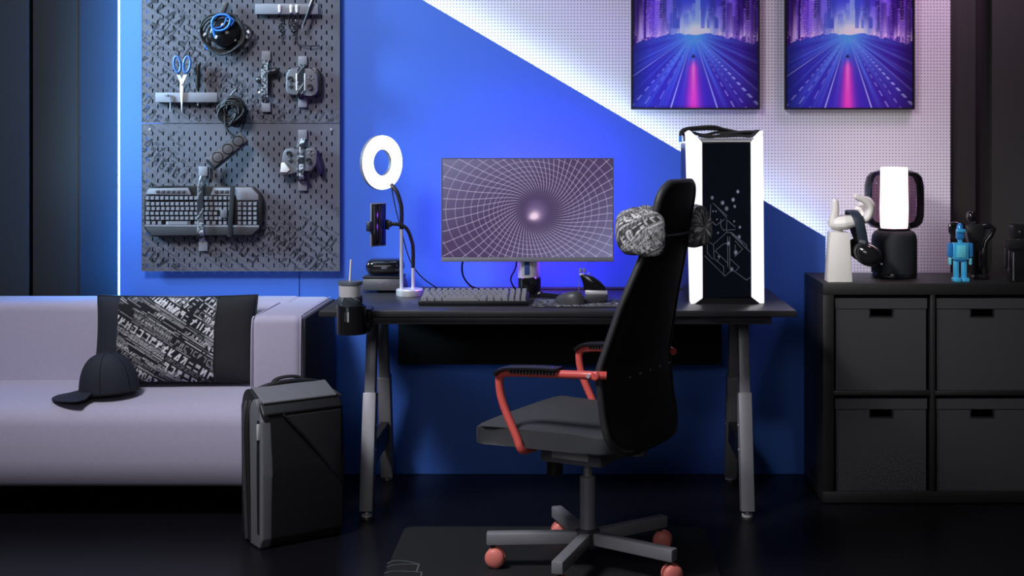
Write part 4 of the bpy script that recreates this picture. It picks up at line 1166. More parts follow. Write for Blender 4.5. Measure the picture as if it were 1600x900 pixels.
fin = [bpx(*p) for p in ((906, 432), (912, 431), (925, 434), (938, 442), (947, 452), (950, 462), (949, 456+7), (915, 463), (915, 452), (910, 442))]
fin = [bpx(*p) for p in ((906, 432), (913, 431), (926, 434), (938, 442), (946, 451), (949, 462), (914, 462), (914, 452), (910, 442))]
ob('fin', prism(NB(), fin, 0.030, T(0, -0.015, 0) @ MXZ, bev=0.004), M_blackg, mb)
ob('band', prism(NB(), [bpx(*p) for p in ((914, 455), (949, 456), (950, 462), (914, 462))], 0.036, T(0, -0.018, 0) @ MXZ, bev=0.003), M_silver, mb)
ob('base', prism(NB(), [bpx(*p) for p in ((912, 473), (913, 468), (916, 462), (948, 462), (950, 466), (946, 471), (938, 473))], 0.07, T(0, -0.035, 0) @ MXZ, bev=0.003), M_dgrey, mb)
for px, py in ((907, 425), (913, 425)):
    p = bpx(px, py); ob('clip', lathe(NB(), [(0, -0.008), (0.0045, -0.006), (0.005, 0), (0.0045, 0.006), (0, 0.008)], 12, (p[0], 0, p[1])), M_chrome, mb)
p = bpx(909, 431); bxo('clip_bar', (p[0], 0, p[1]), (0.018, 0.014, 0.006), M_silver, mb, bev=0.002)
p = bpx(920, 430); bxo('clip_stud', (p[0], 0, p[1]), (0.008, 0.010, 0.008), M_chrome, mb, bev=0.003)
tubeo('mouse_cord', [Vector((bpx(906, 428)[0], 0, bpx(906, 428)[1])), Vector((bpx(905, 445)[0], -0.01, bpx(905, 445)[1])), Vector((bpx(904, 460)[0], -0.03, bpx(904, 460)[1])), Vector((bpx(902, 468)[0], -0.045, 0.010))], 0.0016, M_mgrey, mb, 6, sp=5)

# ------------------------------------------------------------------ computer tower
TY = -0.52; kt = sc(TY)
tw = thing('computer_tower', 'black computer tower with glowing white edge bars on the desk', 'computer tower', ((1132-VX)/kt, TY, DZ))
THt = 272/kt; TW = 120/kt
def tpx(px, py): return ((px-1132)/kt, (475-py)/kt)
bxo('case', (0, 0.225, THt/2-0.017), (TW-0.030, 0.40, THt-0.056), M_case, tw, bev=0.004)
for sgn in (-1, 1):
    if sgn < 0: out = [(1072, 207), (1077, 203), (1097, 222), (1098, 466), (1084, 475), (1079, 475)]
    else: out = [(1192, 205), (1190, 204), (1173, 222), (1174, 464), (1187, 474), (1194, 474)]
    ob('edge_bar', prism(NB(), [tpx(*p) for p in out], 0.055, T(0, -0.006, 0) @ MXZ, bev=0.004), M_casewhite, tw)
nu, nv = 150, 480
U, V = uvgrid(nu, nv)
gx0, gz0 = tpx(1097, 466); gx1, gz1 = tpx(1174, 224)
x = U*77; y = (1-V)*242        # in photo pixels from the glass corner
g = np.zeros_like(x)
base_c = np.zeros((nu, nv, 3))+np.array([0.004, 0.006, 0.010])
def G(p): return (p[0]*120/568+1080-1097, p[1]*190/900+290-224)
L_ = [((145, 140), (140, 255)), ((140, 255), (185, 295)), ((185, 295), (245, 250)), ((160, 130), (265, 225)), ((175, 140), (262, 240)), ((220, 250), (218, 300)), ((218, 300), (240, 335)), ((240, 335), (262, 320)), ((262, 250), (262, 345)), ((262, 345), (170, 430)), ((262, 345), (300, 350)), ((300, 350), (410, 440)), ((300, 360), (435, 490)), ((410, 440), (412, 470)), ((290, 345), (380, 430)), ((105, 400), (165, 440)), ((165, 440), (170, 540)), ((170, 540), (240, 600)), ((240, 600), (240, 665)), ((100, 520), (250, 670)), ((250, 670), (290, 635)), ((118, 430), (120, 500)), ((120, 500), (160, 545)), ((180, 480), (240, 430)), ((240, 430), (285, 430)), ((180, 485), (270, 575)), ((285, 380), (285, 610)), ((270, 380), (270, 600)), ((285, 540), (355, 605)), ((355, 605), (325, 635)), ((285, 610), (410, 700)), ((410, 700), (435, 680)), ((325, 440), (325, 525)), ((325, 525), (380, 470)), ((380, 470), (325, 410)), ((190, 560), (210, 535)), ((270, 260), (325, 305)), ((270, 330), (325, 325))]
for p, q in L_: g = np.maximum(g, seg_mask(x, y, G(p), G(q), 0.42)*0.32)
spots = [((345, 45), 2.4, .9), ((310, 105), 2.6, .9), ((322, 155), 2.0, .8), ((232, 128), 2.8, .7), ((155, 90), 2.5, .6), ((360, 308), 2.0, .7), ((318, 265), 1.4, .6), ((145, 332), 1.8, .6), ((198, 350), 1.5, .6), ((190, 250), 1.2, .5), ((275, 428), 2.6, .8), ((330, 495), 3.0, .7), ((355, 380), 2.6, .6), ((262, 170), 3.0, .5), ((300, 620), 2.8, .6), ((205, 525), 1.8, .6), ((162, 190), 1.2, .6), ((182, 190), 1.2, .6)]
for c_, r_, a_ in spots:
    c2 = G(c_); g = np.maximum(g, np.clip(1.6-np.hypot((x-c2[0]), (y-c2[1])*0.8)/r_*1.4, 0, 1)*a_)
col = base_c+g[..., None]*np.array([0.40, 0.42, 0.56])
pos = np.stack([gx0+U*(gx1-gx0), np.full_like(U, 0.0), gz0+V*(gz1-gz0)], -1)
grid_mesh('front_glass', pos, col, M_glassprint, tw)
bxo('front_plate', (0, 0.012, (gz0+gz1)/2), (gx1-gx0+0.02, 0.020, gz1-gz0+0.02), M_case, tw, bev=0.002)
bm = prism(NB(), [tpx(*p) for p in ((1086, 475), (1098, 466), (1174, 464), (1187, 474))], 0.05, T(0, 0.0, 0) @ MXZ); ob('foot_plate', bm, M_blackg, tw)
bm = prism(NB(), [tpx(*p) for p in ((1090, 216), (1098, 222), (1173, 222), (1181, 216))], 0.05, T(0, 0.002, 0) @ MXZ); ob('top_plate', bm, M_lgrey, tw)
bxo('trim_line', (tpx(1135, 222)[0], -0.002, tpx(1135, 221)[1]), (75/kt, 0.006, 0.004), M_silver, tw)
bxo('side_button', (tpx(1194, 404)[0], 0.045, tpx(1194, 404)[1]), (0.008, 0.02, 0.03), M_coral, tw, bev=0.002)
for x_ in (-0.09, 0.09):
    for y_ in (0.06, 0.38): bxo('foot', (x_, y_, 0.0055), (0.03, 0.03, 0.011), M_rubber, tw, bev=0.002)
cbt = thing('cable_coil', 'bundle of black cables lying on top of the computer tower', 'cable', ((1132-VX)/kt, TY+0.06, DZ+THt-0.019))
zc0 = (DZ+THt-0.019)
def cpx(px, py, Y): return at(px, py, Y)-Vector(cbt.location)
for pts in ([(1063, 216, -.46), (1064, 206, -.46), (1072, 201, -.46), (1090, 199, -.45), (1115, 198, -.45), (1135, 203, -.44), (1160, 208, -.44), (1186, 205, -.45), (1191, 212, -.46)],
            [(1081, 207, -.44), (1100, 211, -.43), (1120, 207, -.43), (1140, 208, -.44), (1165, 206, -.45), (1188, 206, -.46)],
            [(1070, 214, -.45), (1068, 205, -.44), (1090, 202, -.43), (1120, 202, -.42), (1145, 207, -.42), (1162, 210, -.43), (1175, 209, -.44)],
            [(1092, 212, -.47), (1110, 214, -.46), (1130, 211, -.45), (1150, 209, -.44), (1170, 209, -.43)],
            [(1096, 213, -.49), (1130, 213, -.49), (1158, 212, -.48), (1172, 213, -.47), (1180, 208, -.46)],
            [(1085, 202, -.43), (1105, 200, -.42), (1125, 201, -.42), (1150, 206, -.42), (1168, 209, -.42)]):
    tubeo('cable', [cpx(*p) for p in pts], 0.0052, M_rubber, cbt, 7, sp=6)
for p in ((1063, 217, -.46), (1070, 216, -.45)): bxo('plug', cpx(*p), (0.010, 0.012, 0.022), M_bluecable if p[0] == 1063 else M_dgrey, cbt, bev=0.002)

# ------------------------------------------------------------------ cube shelf and boxes
KY = -0.422; kk = sc(KY)
KX0, KX1, KT = 0.8635, 1.6335, 0.772
ks = thing('cube_shelf', 'black two by two cube shelf holding four charcoal boxes', 'shelf', ((KX0+KX1)/2, KY, 0))
kc = (KX0+KX1)/2; KDp = 0.39
def kbx_(name, x0, x1, z0, z1, y0=0, y1=KDp): return bxo(name, ((x0+x1)/2-kc, (y0+y1)/2, (z0+z1)/2), (x1-x0, y1-y0, z1-z0), M_shelf, ks, bev=0.0015)
kbx_('top', KX0, KX1, KT-0.040, KT); kbx_('bottom', KX0, KX1, 0.004, 0.044)
kbx_('side', KX0, KX0+0.038, 0.044, KT-0.040); kbx_('side', KX1-0.038, KX1, 0.044, KT-0.040)
zm = (KT-0.04+0.044)/2
kbx_('divider', kc-0.008, kc+0.008, 0.044, KT-0.040, 0.002, KDp); 
kbx_('shelf_board', KX0+0.038, kc-0.008, zm-0.008, zm+0.008, 0.002, KDp); kbx_('shelf_board', kc+0.008, KX1-0.038, zm-0.008, zm+0.008, 0.002, KDp)
bxo('back_panel', (0, KDp-0.003, KT/2), (KX1-KX0-0.01, 0.005, KT-0.02), M_shelf, ks)
names = {(0, 1): 'charcoal storage box under the white hand stand, upper row', (1, 1): 'charcoal storage box in upper row under the robot figures', (0, 0): 'charcoal storage box in lower row, nearest the desk', (1, 0): 'charcoal storage box in lower row, farthest from the desk'}
for ci in (0, 1):
    for ri_ in (0, 1):
        x0 = KX0+0.038 if ci == 0 else kc+0.008; z0 = 0.044 if ri_ == 0 else zm+0.008
        bw, bh, bd = 0.322, 0.322, 0.35
        r = thing('storage_box', names[ci, ri_], 'box', (x0+0.1675-0.0015*ci, KY+0.012, z0+0.0005), group='charcoal boxes in the cube shelf')
        bm = NB()
        frame_plate(bm, bw-0.006, bh-0.034, (-0.039, 0.039, (bh-0.034)/2-0.030, (bh-0.034)/2-0.002), 0.004, T(0, 0.002, (bh-0.034)/2+0.0) @ MXZ)
        hb = bh-0.034
        for xx_ in (-(bw-0.010)/2, (bw-0.010)/2): box(bm, (xx_, bd/2, hb/2), (0.004, bd-0.006, hb))
        box(bm, (0, bd-0.003, hb/2), (bw-0.008, 0.004, hb)); box(bm, (0, bd/2, 0.002), (bw-0.008, bd-0.008, 0.004))
        ob('body', bm, M_boxp, r, smooth=0)
        bm = frame_plate(NB(), 0.084, 0.034, (-0.037, 0.037, -0.0125, 0.0125), 0.0022, T(0, -0.0002, hb-0.016) @ MXZ); ob('handle_rim', bm, M_black, r, smooth=0)
        bm = box(NB(), (0, bd/2, bh-0.0015), (bw, bd, 0.003)); box(bm, (0, 0.0, bh-0.018), (bw, 0.003, 0.036))
        for s in (-1, 1): box(bm, (s*(bw/2-0.0015), bd/2, bh-0.018), (0.003, bd, 0.036))
        ob('lid', bm, M_boxp, r, smooth=0)
# ------------------------------------------------------------------ on the shelf
HY = -0.355; kh = sc(HY)
hd = thing('hand_stand', 'white stand shaped like an open hand on a tapered column', 'stand', ((1310-VX)/kh, HY, KT))
ob('column', prism(NB(), [(-0.044, 0), (0.043, 0), (0.0335, 0.176), (-0.0325, 0.176)], 0.072, T(0, -0.036, 0) @ MXZ, bev=0.003), M_white, hd)
def hpx(px, py, y=0.0): return Vector(((px-1310)/kh, y, (440-py)/kh))
bm = NB()
lathe(bm, [(0.016, 0.170), (0.016, 0.19)], 20); ob('wrist', bm, M_white, hd)
def capsule(bm, pts, rs):
    pts = spline(pts, 4); n = len(pts)
    rr2 = list(np.interp(np.linspace(0, 1, n), np.linspace(0, 1, len(rs)), rs))
    a = pts[0]-(pts[1]-pts[0]).normalized()*rr2[0]*0.7; b = pts[-1]+(pts[-1]-pts[-2]).normalized()*rr2[-1]*0.7
    tube(bm, [a]+pts+[b], [rr2[0]*0.5]+rr2+[rr2[-1]*0.5], 12)
bm = NB()
# palm lies on its side, pointing to the lamp
for yy in (-0.033, -0.012, 0.010, 0.031):
    capsule(bm, [hpx(1303, 349, yy*0.7), hpx(1318, 347.5, yy), hpx(1338, 344, yy*1.05)], [0.022, 0.025, 0.0165])
FING = ((-0.045, [(1338, 345), (1350, 340), (1355, 325), (1346, 313), (1330, 306)]),
        (-0.015, [(1338, 345), (1353, 341), (1361, 326), (1355, 313), (1345, 311)]),
        (0.015, [(1338, 346), (1352, 343), (1359, 331), (1354, 320), (1345, 321)]),
        (0.044, [(1337, 347), (1348, 345), (1354, 336), (1350, 328), (1343, 329)]))
for yy, fp in FING:
    capsule(bm, [hpx(a_, b_, yy*(1.0+0.12*q)) for q, (a_, b_) in enumerate(fp)], [0.0140, 0.0135, 0.0130, 0.0120, 0.0095])
capsule(bm, [hpx(1302, 352, -0.012), hpx(1301, 342, -0.022), hpx(1303, 328, -0.026), hpx(1302.5, 314, -0.027)], [0.020, 0.0165, 0.0145, 0.012])
hand = ob('hand', bm, M_white, hd, smooth=0)
rm = hand.modifiers.new('join', 'REMESH'); rm.mode = 'VOXEL'; rm.voxel_size = 0.0017; rm.use_smooth_shade = True
smm = hand.modifiers.new('soft', 'SMOOTH'); smm.iterations = 2; smm.factor = 0.5

hp = thing('headphones', 'black over-ear headphones hanging from the white hand stand', 'headphones', tuple(Vector(hd.location)+hpx(1332, 345)))
def hp_(px, py, y): return hpx(px, py, y)-hpx(1332, 345)
band = [hp_(1345, 388, -0.062), hp_(1341, 368, -0.070), hp_(1337, 350, -0.074), hp_(1333, 337, -0.066), hp_(1331, 331, -0.035), hp_(1331, 330, 0.0), hp_(1331, 331, 0.035), hp_(1334, 338, 0.066), hp_(1339, 352, 0.073), hp_(1345, 370, 0.064), hp_(1352, 388, 0.056)]
P = spline(band, 6)
bm = NB(); rings = []
for i, p in enumerate(P):
    t = (P[min(i+1, len(P)-1)]-P[max(i-1, 0)]).normalized(); x = Vector((1, 0, 0.0)); x = (x-t*x.dot(t)).normalized(); n_ = t.cross(x)
    w_ = 0.0165; h_ = 0.004
    rings.append([bm.verts.new(p+x*a_*w_+n_*b_*h_) for a_, b_ in ((-1, -0.6), (-0.8, -1), (0.8, -1), (1, -0.6), (1, 0.6), (0.8, 1), (-0.8, 1), (-1, 0.6))])
for a_, b_ in zip(rings[:-1], rings[1:]):
    for k in range(8): bm.faces.new((a_[k], a_[(k+1) % 8], b_[(k+1) % 8], b_[k]))
bm.faces.new(rings[0]); bm.faces.new(rings[-1][::-1])
ob('headband', bm, mat('headband_navy', (0.018, 0.03, 0.05), 0.55), hp, smooth=60)
for (px, py, yy, s) in ((1350, 396, -0.058, 1), (1348, 392, 0.056, -1)):
    c_ = hp_(px, py, yy)
    Rcup = Euler((0, math.radians(30), math.radians(-14*s))).to_matrix() @ Euler((PI/2*s, 0, 0)).to_matrix()
    sx = Matrix(((1.22, 0, 0), (0, 0.9, 0), (0, 0, 1)))
    e = ob('ear_cup', lathe(NB(), [(0, 0.026), (0.022, 0.025), (0.034, 0.018), (0.040, 0.006), (0.041, -0.004), (0, -0.004)], 28, c_, Rcup @ sx), M_blackg if s > 0 else M_black, hp, smooth=60)
    ob('ear_pad', lathe(NB(), [(0.041, -0.003), (0.044, -0.010), (0.041, -0.020), (0.030, -0.024), (0.022, -0.018), (0, -0.014)], 28, c_, Rcup @ sx), M_blkfab, hp, smooth=60)
bxo('slider', hp_(1341, 376, -0.068), (0.024, 0.010, 0.012), M_mgrey, hp, bev=0.002, rot=Euler((0, 0.3, 0)))
ob('dial', lathe(NB(), [(0.004, 0), (0.004, 0.006), (0, 0.007)], 10, hp_(1371, 410, -0.06), Euler((PI/2, 0, 0))), M_lgrey, hp)

# speaker lamp
LY = -0.203; kl = sc(LY)
la = thing('table_lamp', 'table lamp with smoked glass globe and glowing white cylinder', 'lamp', ((1397-VX)/kl, LY, KT))
ob('base', lathe(NB(), [(0, 0), (0.070, 0), (0.079, 0.006), (0.082, 0.016), (0.082, 0.135), (0.079, 0.155), (0.070, 0.168), (0.055, 0.173), (0, 0.174)], 48), mat('lamp_base_fabric', (0.013, 0.017, 0.024), 0.7, bump=0.2, bscale=500), la, smooth=60)
ob('base_ring', lathe(NB(), [(0, 0.001), (0.071, 0.001), (0.0825, 0.004), (0.0835, 0.012), (0.082, 0.018), (0, 0.018)], 48), M_blackg, la)
zt = EYE-(261-VY)/kl-KT
gp = [(0.056, 0.178), (0.085, 0.183), (0.101, 0.200), (0.1065, 0.225), (0.1075, 0.27), (0.1065, 0.335), (0.100, 0.365), (0.086, 0.382), (0.060, 0.390)]
bm = NB(); nn = 56; rings = [[bm.verts.new((r_*math.cos(2*PI*i/nn), r_*math.sin(2*PI*i/nn), z)) for i in range(nn)] for r_, z in gp]
for a_, b_ in zip(rings[:-1], rings[1:]):
    for i in range(nn): bm.faces.new((a_[i], a_[(i+1) % nn], b_[(i+1) % nn], b_[i]))
ob('glass_shade', bm, M_smoke, la, smooth=80)
ob('diffuser', lathe(NB(), [(0, 0.176), (0.046, 0.176), (0.050, 0.19), (0.0515, 0.25), (0.0490, zt-0.006), (0.047, zt-0.001), (0, zt)], 40), M_lampglow, la, smooth=60)
ob('neck', lathe(NB(), [(0.056, 0.170), (0.060, 0.176), (0.057, 0.180), (0, 0.180)], 40), M_blackg, la)

# robots
def robot(px, Y, h, label, m1, m2, m3, wide=1.0):
    k = sc(Y); r = thing('robot_figure', label, 'figurine', ((px-VX)/k, Y, KT), group='robot figures on the shelf')
    s = h/0.215
    B = lambda n, c, d, m, bev=0.003: bxo(n, (c[0]*s*wide, c[1]*s, c[2]*s), (d[0]*s*wide, d[1]*s, d[2]*s), m, r, bev=bev*s)
    for q in (-1, 1):
        B('foot', (q*0.015, -0.006, 0.008), (0.024, 0.042, 0.015), m1)
        B('leg', (q*0.014, 0, 0.045), (0.018, 0.022, 0.062), m1, 0.005)
        B('upper_arm', (q*0.036, 0, 0.112), (0.016, 0.022, 0.050), m2, 0.004)
        B('hand', (q*0.036, -0.002, 0.072), (0.010, 0.014, 0.026), m3, 0.004)
    B('hip', (0, 0, 0.076), (0.040, 0.026, 0.010), m2)
    B('torso', (0, 0, 0.108), (0.054, 0.034, 0.060), m1, 0.004)
    B('chest_plate', (0, -0.018, 0.108), (0.032, 0.004, 0.042), m3, 0.001)
    B('neck', (0, 0, 0.143), (0.014, 0.014, 0.012), m1, 0.002)
    B('head', (0, 0, 0.168), (0.028, 0.026, 0.040), m2, 0.008)
    B('brow', (0, -0.010, 0.180), (0.034, 0.018, 0.014), m1, 0.005)
    ob('cap', lathe(NB(), [(0.012*s, 0.186*s), (0.011*s, 0.198*s), (0.005*s, 0.206*s), (0, 0.208*s)], 20), m2, r)
    return r
M_tin = mat('robot_plate_light', (0.16, 0.72, 0.90), 0.2, metal=0.2, var=0.35, nscale=260)
robot(1500, -0.36, 0.215, 'shiny metallic blue toy robot standing on the shelf', M_robotblue, M_robotblue2, M_tin)
# black figure with arms akimbo
k = sc(-0.27)
r = thing('robot_figure', 'black jointed figure behind the blue robot, arms bent outward', 'figurine', ((1531-VX)/k, -0.27, KT), group='robot figures on the shelf')
def bp2(px, py, y=0): return Vector(((px-1531)/k, y, (436-py)/k))
ob('head', lathe(NB(), [(0, -0.020), (0.012, -0.017), (0.018, -0.006), (0.019, 0.004), (0.015, 0.014), (0.008, 0.019), (0, 0.021)], 20, bp2(1518, 338)), M_blackg, r, smooth=60)
ob('eye', lathe(NB(), [(0, -0.004), (0.004, 0), (0, 0.004)], 10, bp2(1514.5, 338, -0.017)), M_mgrey, r)
bm = NB(); tube(bm, [bp2(1518, 350), bp2(1520, 356)], 0.008, 10); ob('neck', bm, M_black, r)
ob('torso', prism(NB(), [tuple(bp2(*p).xz) for p in ((1506, 352), (1534, 350), (1538, 360), (1530, 392), (1516, 392), (1510, 370))], 0.04, T(0, -0.02, 0) @ MXZ, bev=0.006), M_black, r)
tubeo('arm', [bp2(1535, 354), bp2(1546, 353), bp2(1552, 358), bp2(1548, 368), bp2(1540, 378), bp2(1537, 392)], [0.010, 0.011, 0.012, 0.010, 0.008, 0.009], M_blackg, r, 12)
tubeo('arm', [bp2(1508, 354), bp2(1492, 350), bp2(1485, 352), bp2(1486, 362), bp2(1494, 372)], [0.010, 0.011, 0.011, 0.010, 0.008], M_blackg, r, 12)
for x0 in (1523, 1537):
    tubeo('leg', [bp2(x0, 388), bp2(x0-1, 404), bp2(x0, 410), bp2(x0+0, 426), bp2(x0, 433)], [0.012, 0.015, 0.012, 0.017, 0.012], M_black, r, 12)
    bxo('foot', bp2(x0, 433, -0.008)+Vector((0, 0, 0.002)), (0.026, 0.045, 0.018), M_blackg, r, bev=0.006)
# dark robot at the frame edge
k = sc(-0.36)
r = thing('robot_figure', 'dark boxy robot at the far end of the shelf', 'figurine', ((1590-VX)/k, -0.36, KT), group='robot figures on the shelf')
def rp(px, py): return ((px-1590)/k, (440-py)/k)
ob('skirt', prism(NB(), [rp(*p) for p in ((1575, 440), (1577, 390), (1603, 390), (1605, 440))], 0.045, T(0, -0.022, 0) @ MXZ, bev=0.003), M_blackg, r)
ob('shoulder', prism(NB(), [rp(*p) for p in ((1571, 390), (1571, 376), (1609, 376), (1609, 390))], 0.05, T(0, -0.025, 0) @ MXZ, bev=0.003), M_black, r)
ob('head', prism(NB(), [rp(*p) for p in ((1580, 373), (1578, 352), (1583, 350), (1598, 350), (1602, 352), (1600, 373))], 0.04, T(0, -0.02, 0) @ MXZ, bev=0.004), M_black, r)
bm = NB(); lathe(bm, [(0.014, 0.148), (0.014, 0.156)], 16); ob('neck', bm, M_mgrey, r)
for s in (-1, 1):
    ob('arm', prism(NB(), [(s*((1590-1570)/k-a_), z) for a_, z in ((0, 0.12), (0.009, 0.12), (0.009, 0.06), (0.006, 0.045), (0, 0.05))], 0.025, T(0, -0.012, 0) @ MXZ, bev=0.002), M_blackg, r)
for q in (-1, 1): bxo('rib', (q*0.022, -0.023, 0.055), (0.005, 0.004, 0.10), M_mgrey, r, bev=0.001)
bxo('visor', (0, -0.021, 0.178), (0.004, 0.003, 0.006), M_lgrey, r)

# ------------------------------------------------------------------ floor mat
fm = thing('floor_mat', 'dark grey floor mat under the office chair', 'mat', (-0.07, -1.26, 0))
ob('pad', prism(NB(), rrect(0.98, 1.10, 0.03), 0.005, bev=0.0015, seg=1), M_mat, fm)
def mpx(px, py):
    kz = (py-VY)/EYE; Y = FPX/kz+CAM_Y; return Vector(((px-VX)/kz+0.07, Y+1.26, 0.0062))
def stroke(pts): tubeo('printed_line', [mpx(*p) for p in pts], 0.0022, M_matline, fm, 4, sp=5, flat=0.3)
stroke([(605, 884), (613, 880), (625, 879), (640, 881), (654, 884.5)])
tubeo('printed_line', [mpx(655, 884.5), mpx(651, 896)], 0.0022, M_matline, fm, 4, flat=0.3)
stroke([(604, 889), (614, 886), (630, 885), (654, 885)])
stroke([(600, 899), (612, 896), (630, 895.5), (659, 897)])
tubeo('printed_line', [mpx(659, 897), mpx(657, 912), mpx(625, 925)], 0.0022, M_matline, fm, 4, flat=0.3)

# ------------------------------------------------------------------ office chair
CX, CY = 0.035, -1.126
CA = math.radians(63)
oc = thing('office_chair', 'black high-backed office chair with coral red armrests and wheels', 'chair', (CX, CY, 0.005), CA)
# local y = facing direction, local x = the sitter's right (far side)
outl = [(-0.195, -0.19), (0.195, -0.19), (0.235, -0.08), (0.245, 0.18), (0.220, 0.235), (-0.220, 0.235), (-0.245, 0.18), (-0.235, -0.08)]
outl = [(p.x, p.y) for p in spline([(x, y, 0) for x, y in outl], 4, True)]
bm = prism(NB(), outl, 0.052, T(0, 0, 0.394), bev=0.018, seg=3, bev_all=False)
ob('seat', bm, M_seat, oc, smooth=50)
bm = prism(NB(), [(x*0.80, y*0.80) for x, y in outl], 0.012, T(0, 0, 0.383)); ob('seat_pan', bm, M_black, oc)
# backrest
def back_hw(z):
    return float(np.interp(z, [0.39, 0.45, 0.62, 0.80, 0.95, 1.05, 1.145], [0.215, 0.235, 0.240, 0.195, 0.145, 0.128, 0.120]))
def back_y(z):
    return -0.185+float(np.interp(z, [0.39, 0.50, 0.63, 0.80, 0.95, 1.145], [-0.035, -0.012, 0.0, -0.035, -0.075, -0.115]))
ZB, ZT, CR = 0.392, 1.145, 0.055
def edge_hw(z):
    h = back_hw(z); d = min(z-ZB, ZT-z); c_ = CR
    if d < c_: h -= c_-math.sqrt(max(c_*c_-(c_-d)**2, 0))
    return h
zs = list(ZB+CR*(1-np.cos(np.linspace(0.15, PI/2, 8))))+list(np.linspace(ZB+CR, ZT-CR, 34)[1:-1])+list(ZT-CR*(1-np.cos(np.linspace(PI/2, 0.15, 8))))
nj = 17; th = 0.013
Fv = np.zeros((len(zs), nj, 3))
for i, z in enumerate(zs):
    h = edge_hw(z)
    for j in range(nj):
        s_ = -1+2*j/(nj-1)
        Fv[i, j] = (s_*h, back_y(z)+0.030*(s_*h/0.23)**2, z)
bm = NB()
lay = []
for dy in (th, -th):
    lay.append([[bm.verts.new(Vector(Fv[i, j])+Vector((0, dy*(1-0.65*abs(-1+2*j/(nj-1))**6), 0))) for j in range(nj)] for i in range(len(zs))])
for L_ in lay:
    for i in range(len(zs)-1):
        for j in range(nj-1): bm.faces.new((L_[i][j], L_[i][j+1], L_[i+1][j+1], L_[i+1][j]))
A, Bk = lay
for i in range(len(zs)-1):
    bm.faces.new((A[i][0], A[i+1][0], Bk[i+1][0], Bk[i][0])); bm.faces.new((A[i][-1], A[i+1][-1], Bk[i+1][-1], Bk[i][-1]))
for j in range(nj-1):
    bm.faces.new((A[0][j], A[0][j+1], Bk[0][j+1], Bk[0][j])); bm.faces.new((A[-1][j], A[-1][j+1], Bk[-1][j+1], Bk[-1][j]))
ob('backrest', bm, mat('chair_mesh_black', (0.009, 0.009, 0.010), 0.8, var=0.3, nscale=25, bump=0.3, bscale=700), oc, smooth=60)
per = [Vector(Fv[i, 0]) for i in range(len(zs))]+[Vector(Fv[-1, j]) for j in range(1, nj-1, 2)]+[Vector(Fv[i, -1]) for i in range(len(zs)-1, -1, -1)]+[Vector(Fv[0, j]) for j in range(nj-2, 0, -2)]
ob('back_frame', tube(NB(), per, 0.0115, 8, closed=True), mat('chair_frame_grey', (0.035, 0.036, 0.040), 0.5), oc, smooth=60)
for j in range(5): ob('rivet', tube(NB(), [Vector((-0.14+0.07*j, back_y(0.60)-0.0135, 0.60)), Vector((-0.134+0.07*j, back_y(0.60)-0.0145, 0.60))], 0.003, 6), M_mgrey, oc)
# armrests
for s in (-1, 1):
    ax = s*0.252
    yb_ = back_y(0.62)+0.022
    path = [(s*0.238, yb_-0.012, 0.618), (ax, yb_+0.03, 0.618), (ax, 0.00, 0.612), (ax, 0.115, 0.606), (ax, 0.150, 0.596), (ax, 0.156, 0.566), (ax, 0.142, 0.51), (ax, 0.10, 0.425), (ax, 0.088, 0.396), (ax-s*0.02, 0.083, 0.385), (ax-s*0.12, 0.078, 0.384)]
    P = spline(path, 5)
    ob('armrest', tube(NB(), P, 0.0118, 12), M_coral, oc, smooth=60)
    pad = spline([(ax, -0.04, 0.627), (ax, 0.02, 0.626), (ax, 0.10, 0.621), (ax, 0.140, 0.615), (ax, 0.166, 0.598)], 5)
    bm = NB(); rings = []
    for i, p in enumerate(pad):
        t = (pad[min(i+1, len(pad)-1)]-pad[max(i-1, 0)]).normalized(); x = Vector((1, 0, 0)); n_ = x.cross(t)
        e_ = 0.7 if i in (0, len(pad)-1) else 1
        rings.append([bm.verts.new(p+x*a_*0.024*e_+n_*b_*0.006) for a_, b_ in ((-1, -0.5), (-0.7, -1), (0.7, -1), (1, -0.5), (1, 0.6), (0.7, 1), (-0.7, 1), (-1, 0.6))])
    for a_, b_ in zip(rings[:-1], rings[1:]):
        for q in range(8): bm.faces.new((a_[q], a_[(q+1) % 8], b_[(q+1) % 8], b_[q]))
    bm.faces.new(rings[0]); bm.faces.new(rings[-1][::-1])
    pd = ob('arm_pad', bm, M_black, oc, smooth=50)
    bm = NB()
    for q in range(14): box(bm, (ax, 0.11-q*0.0105, 0.6135+q*0.0004), (0.042, 0.005, 0.012))
    rb_ = ob('arm_pad_ribs', bm, M_rubber, pd); rb_['kind'] = 'stuff'
    ob('arm_joint', lathe(NB(), [(0.013, -0.008), (0.013, 0.010), (0.009, 0.013), (0, 0.013)], 16, (ax, yb_+0.012, 0.618), Euler((0, s*PI/2, 0))), M_coral, oc)
    ob('joint_bolt', lathe(NB(), [(0.006, 0.012), (0.006, 0.0155), (0, 0.0155)], 12, (ax, yb_+0.03, 0.618), Euler((0, s*PI/2, 0))), M_silver, oc)
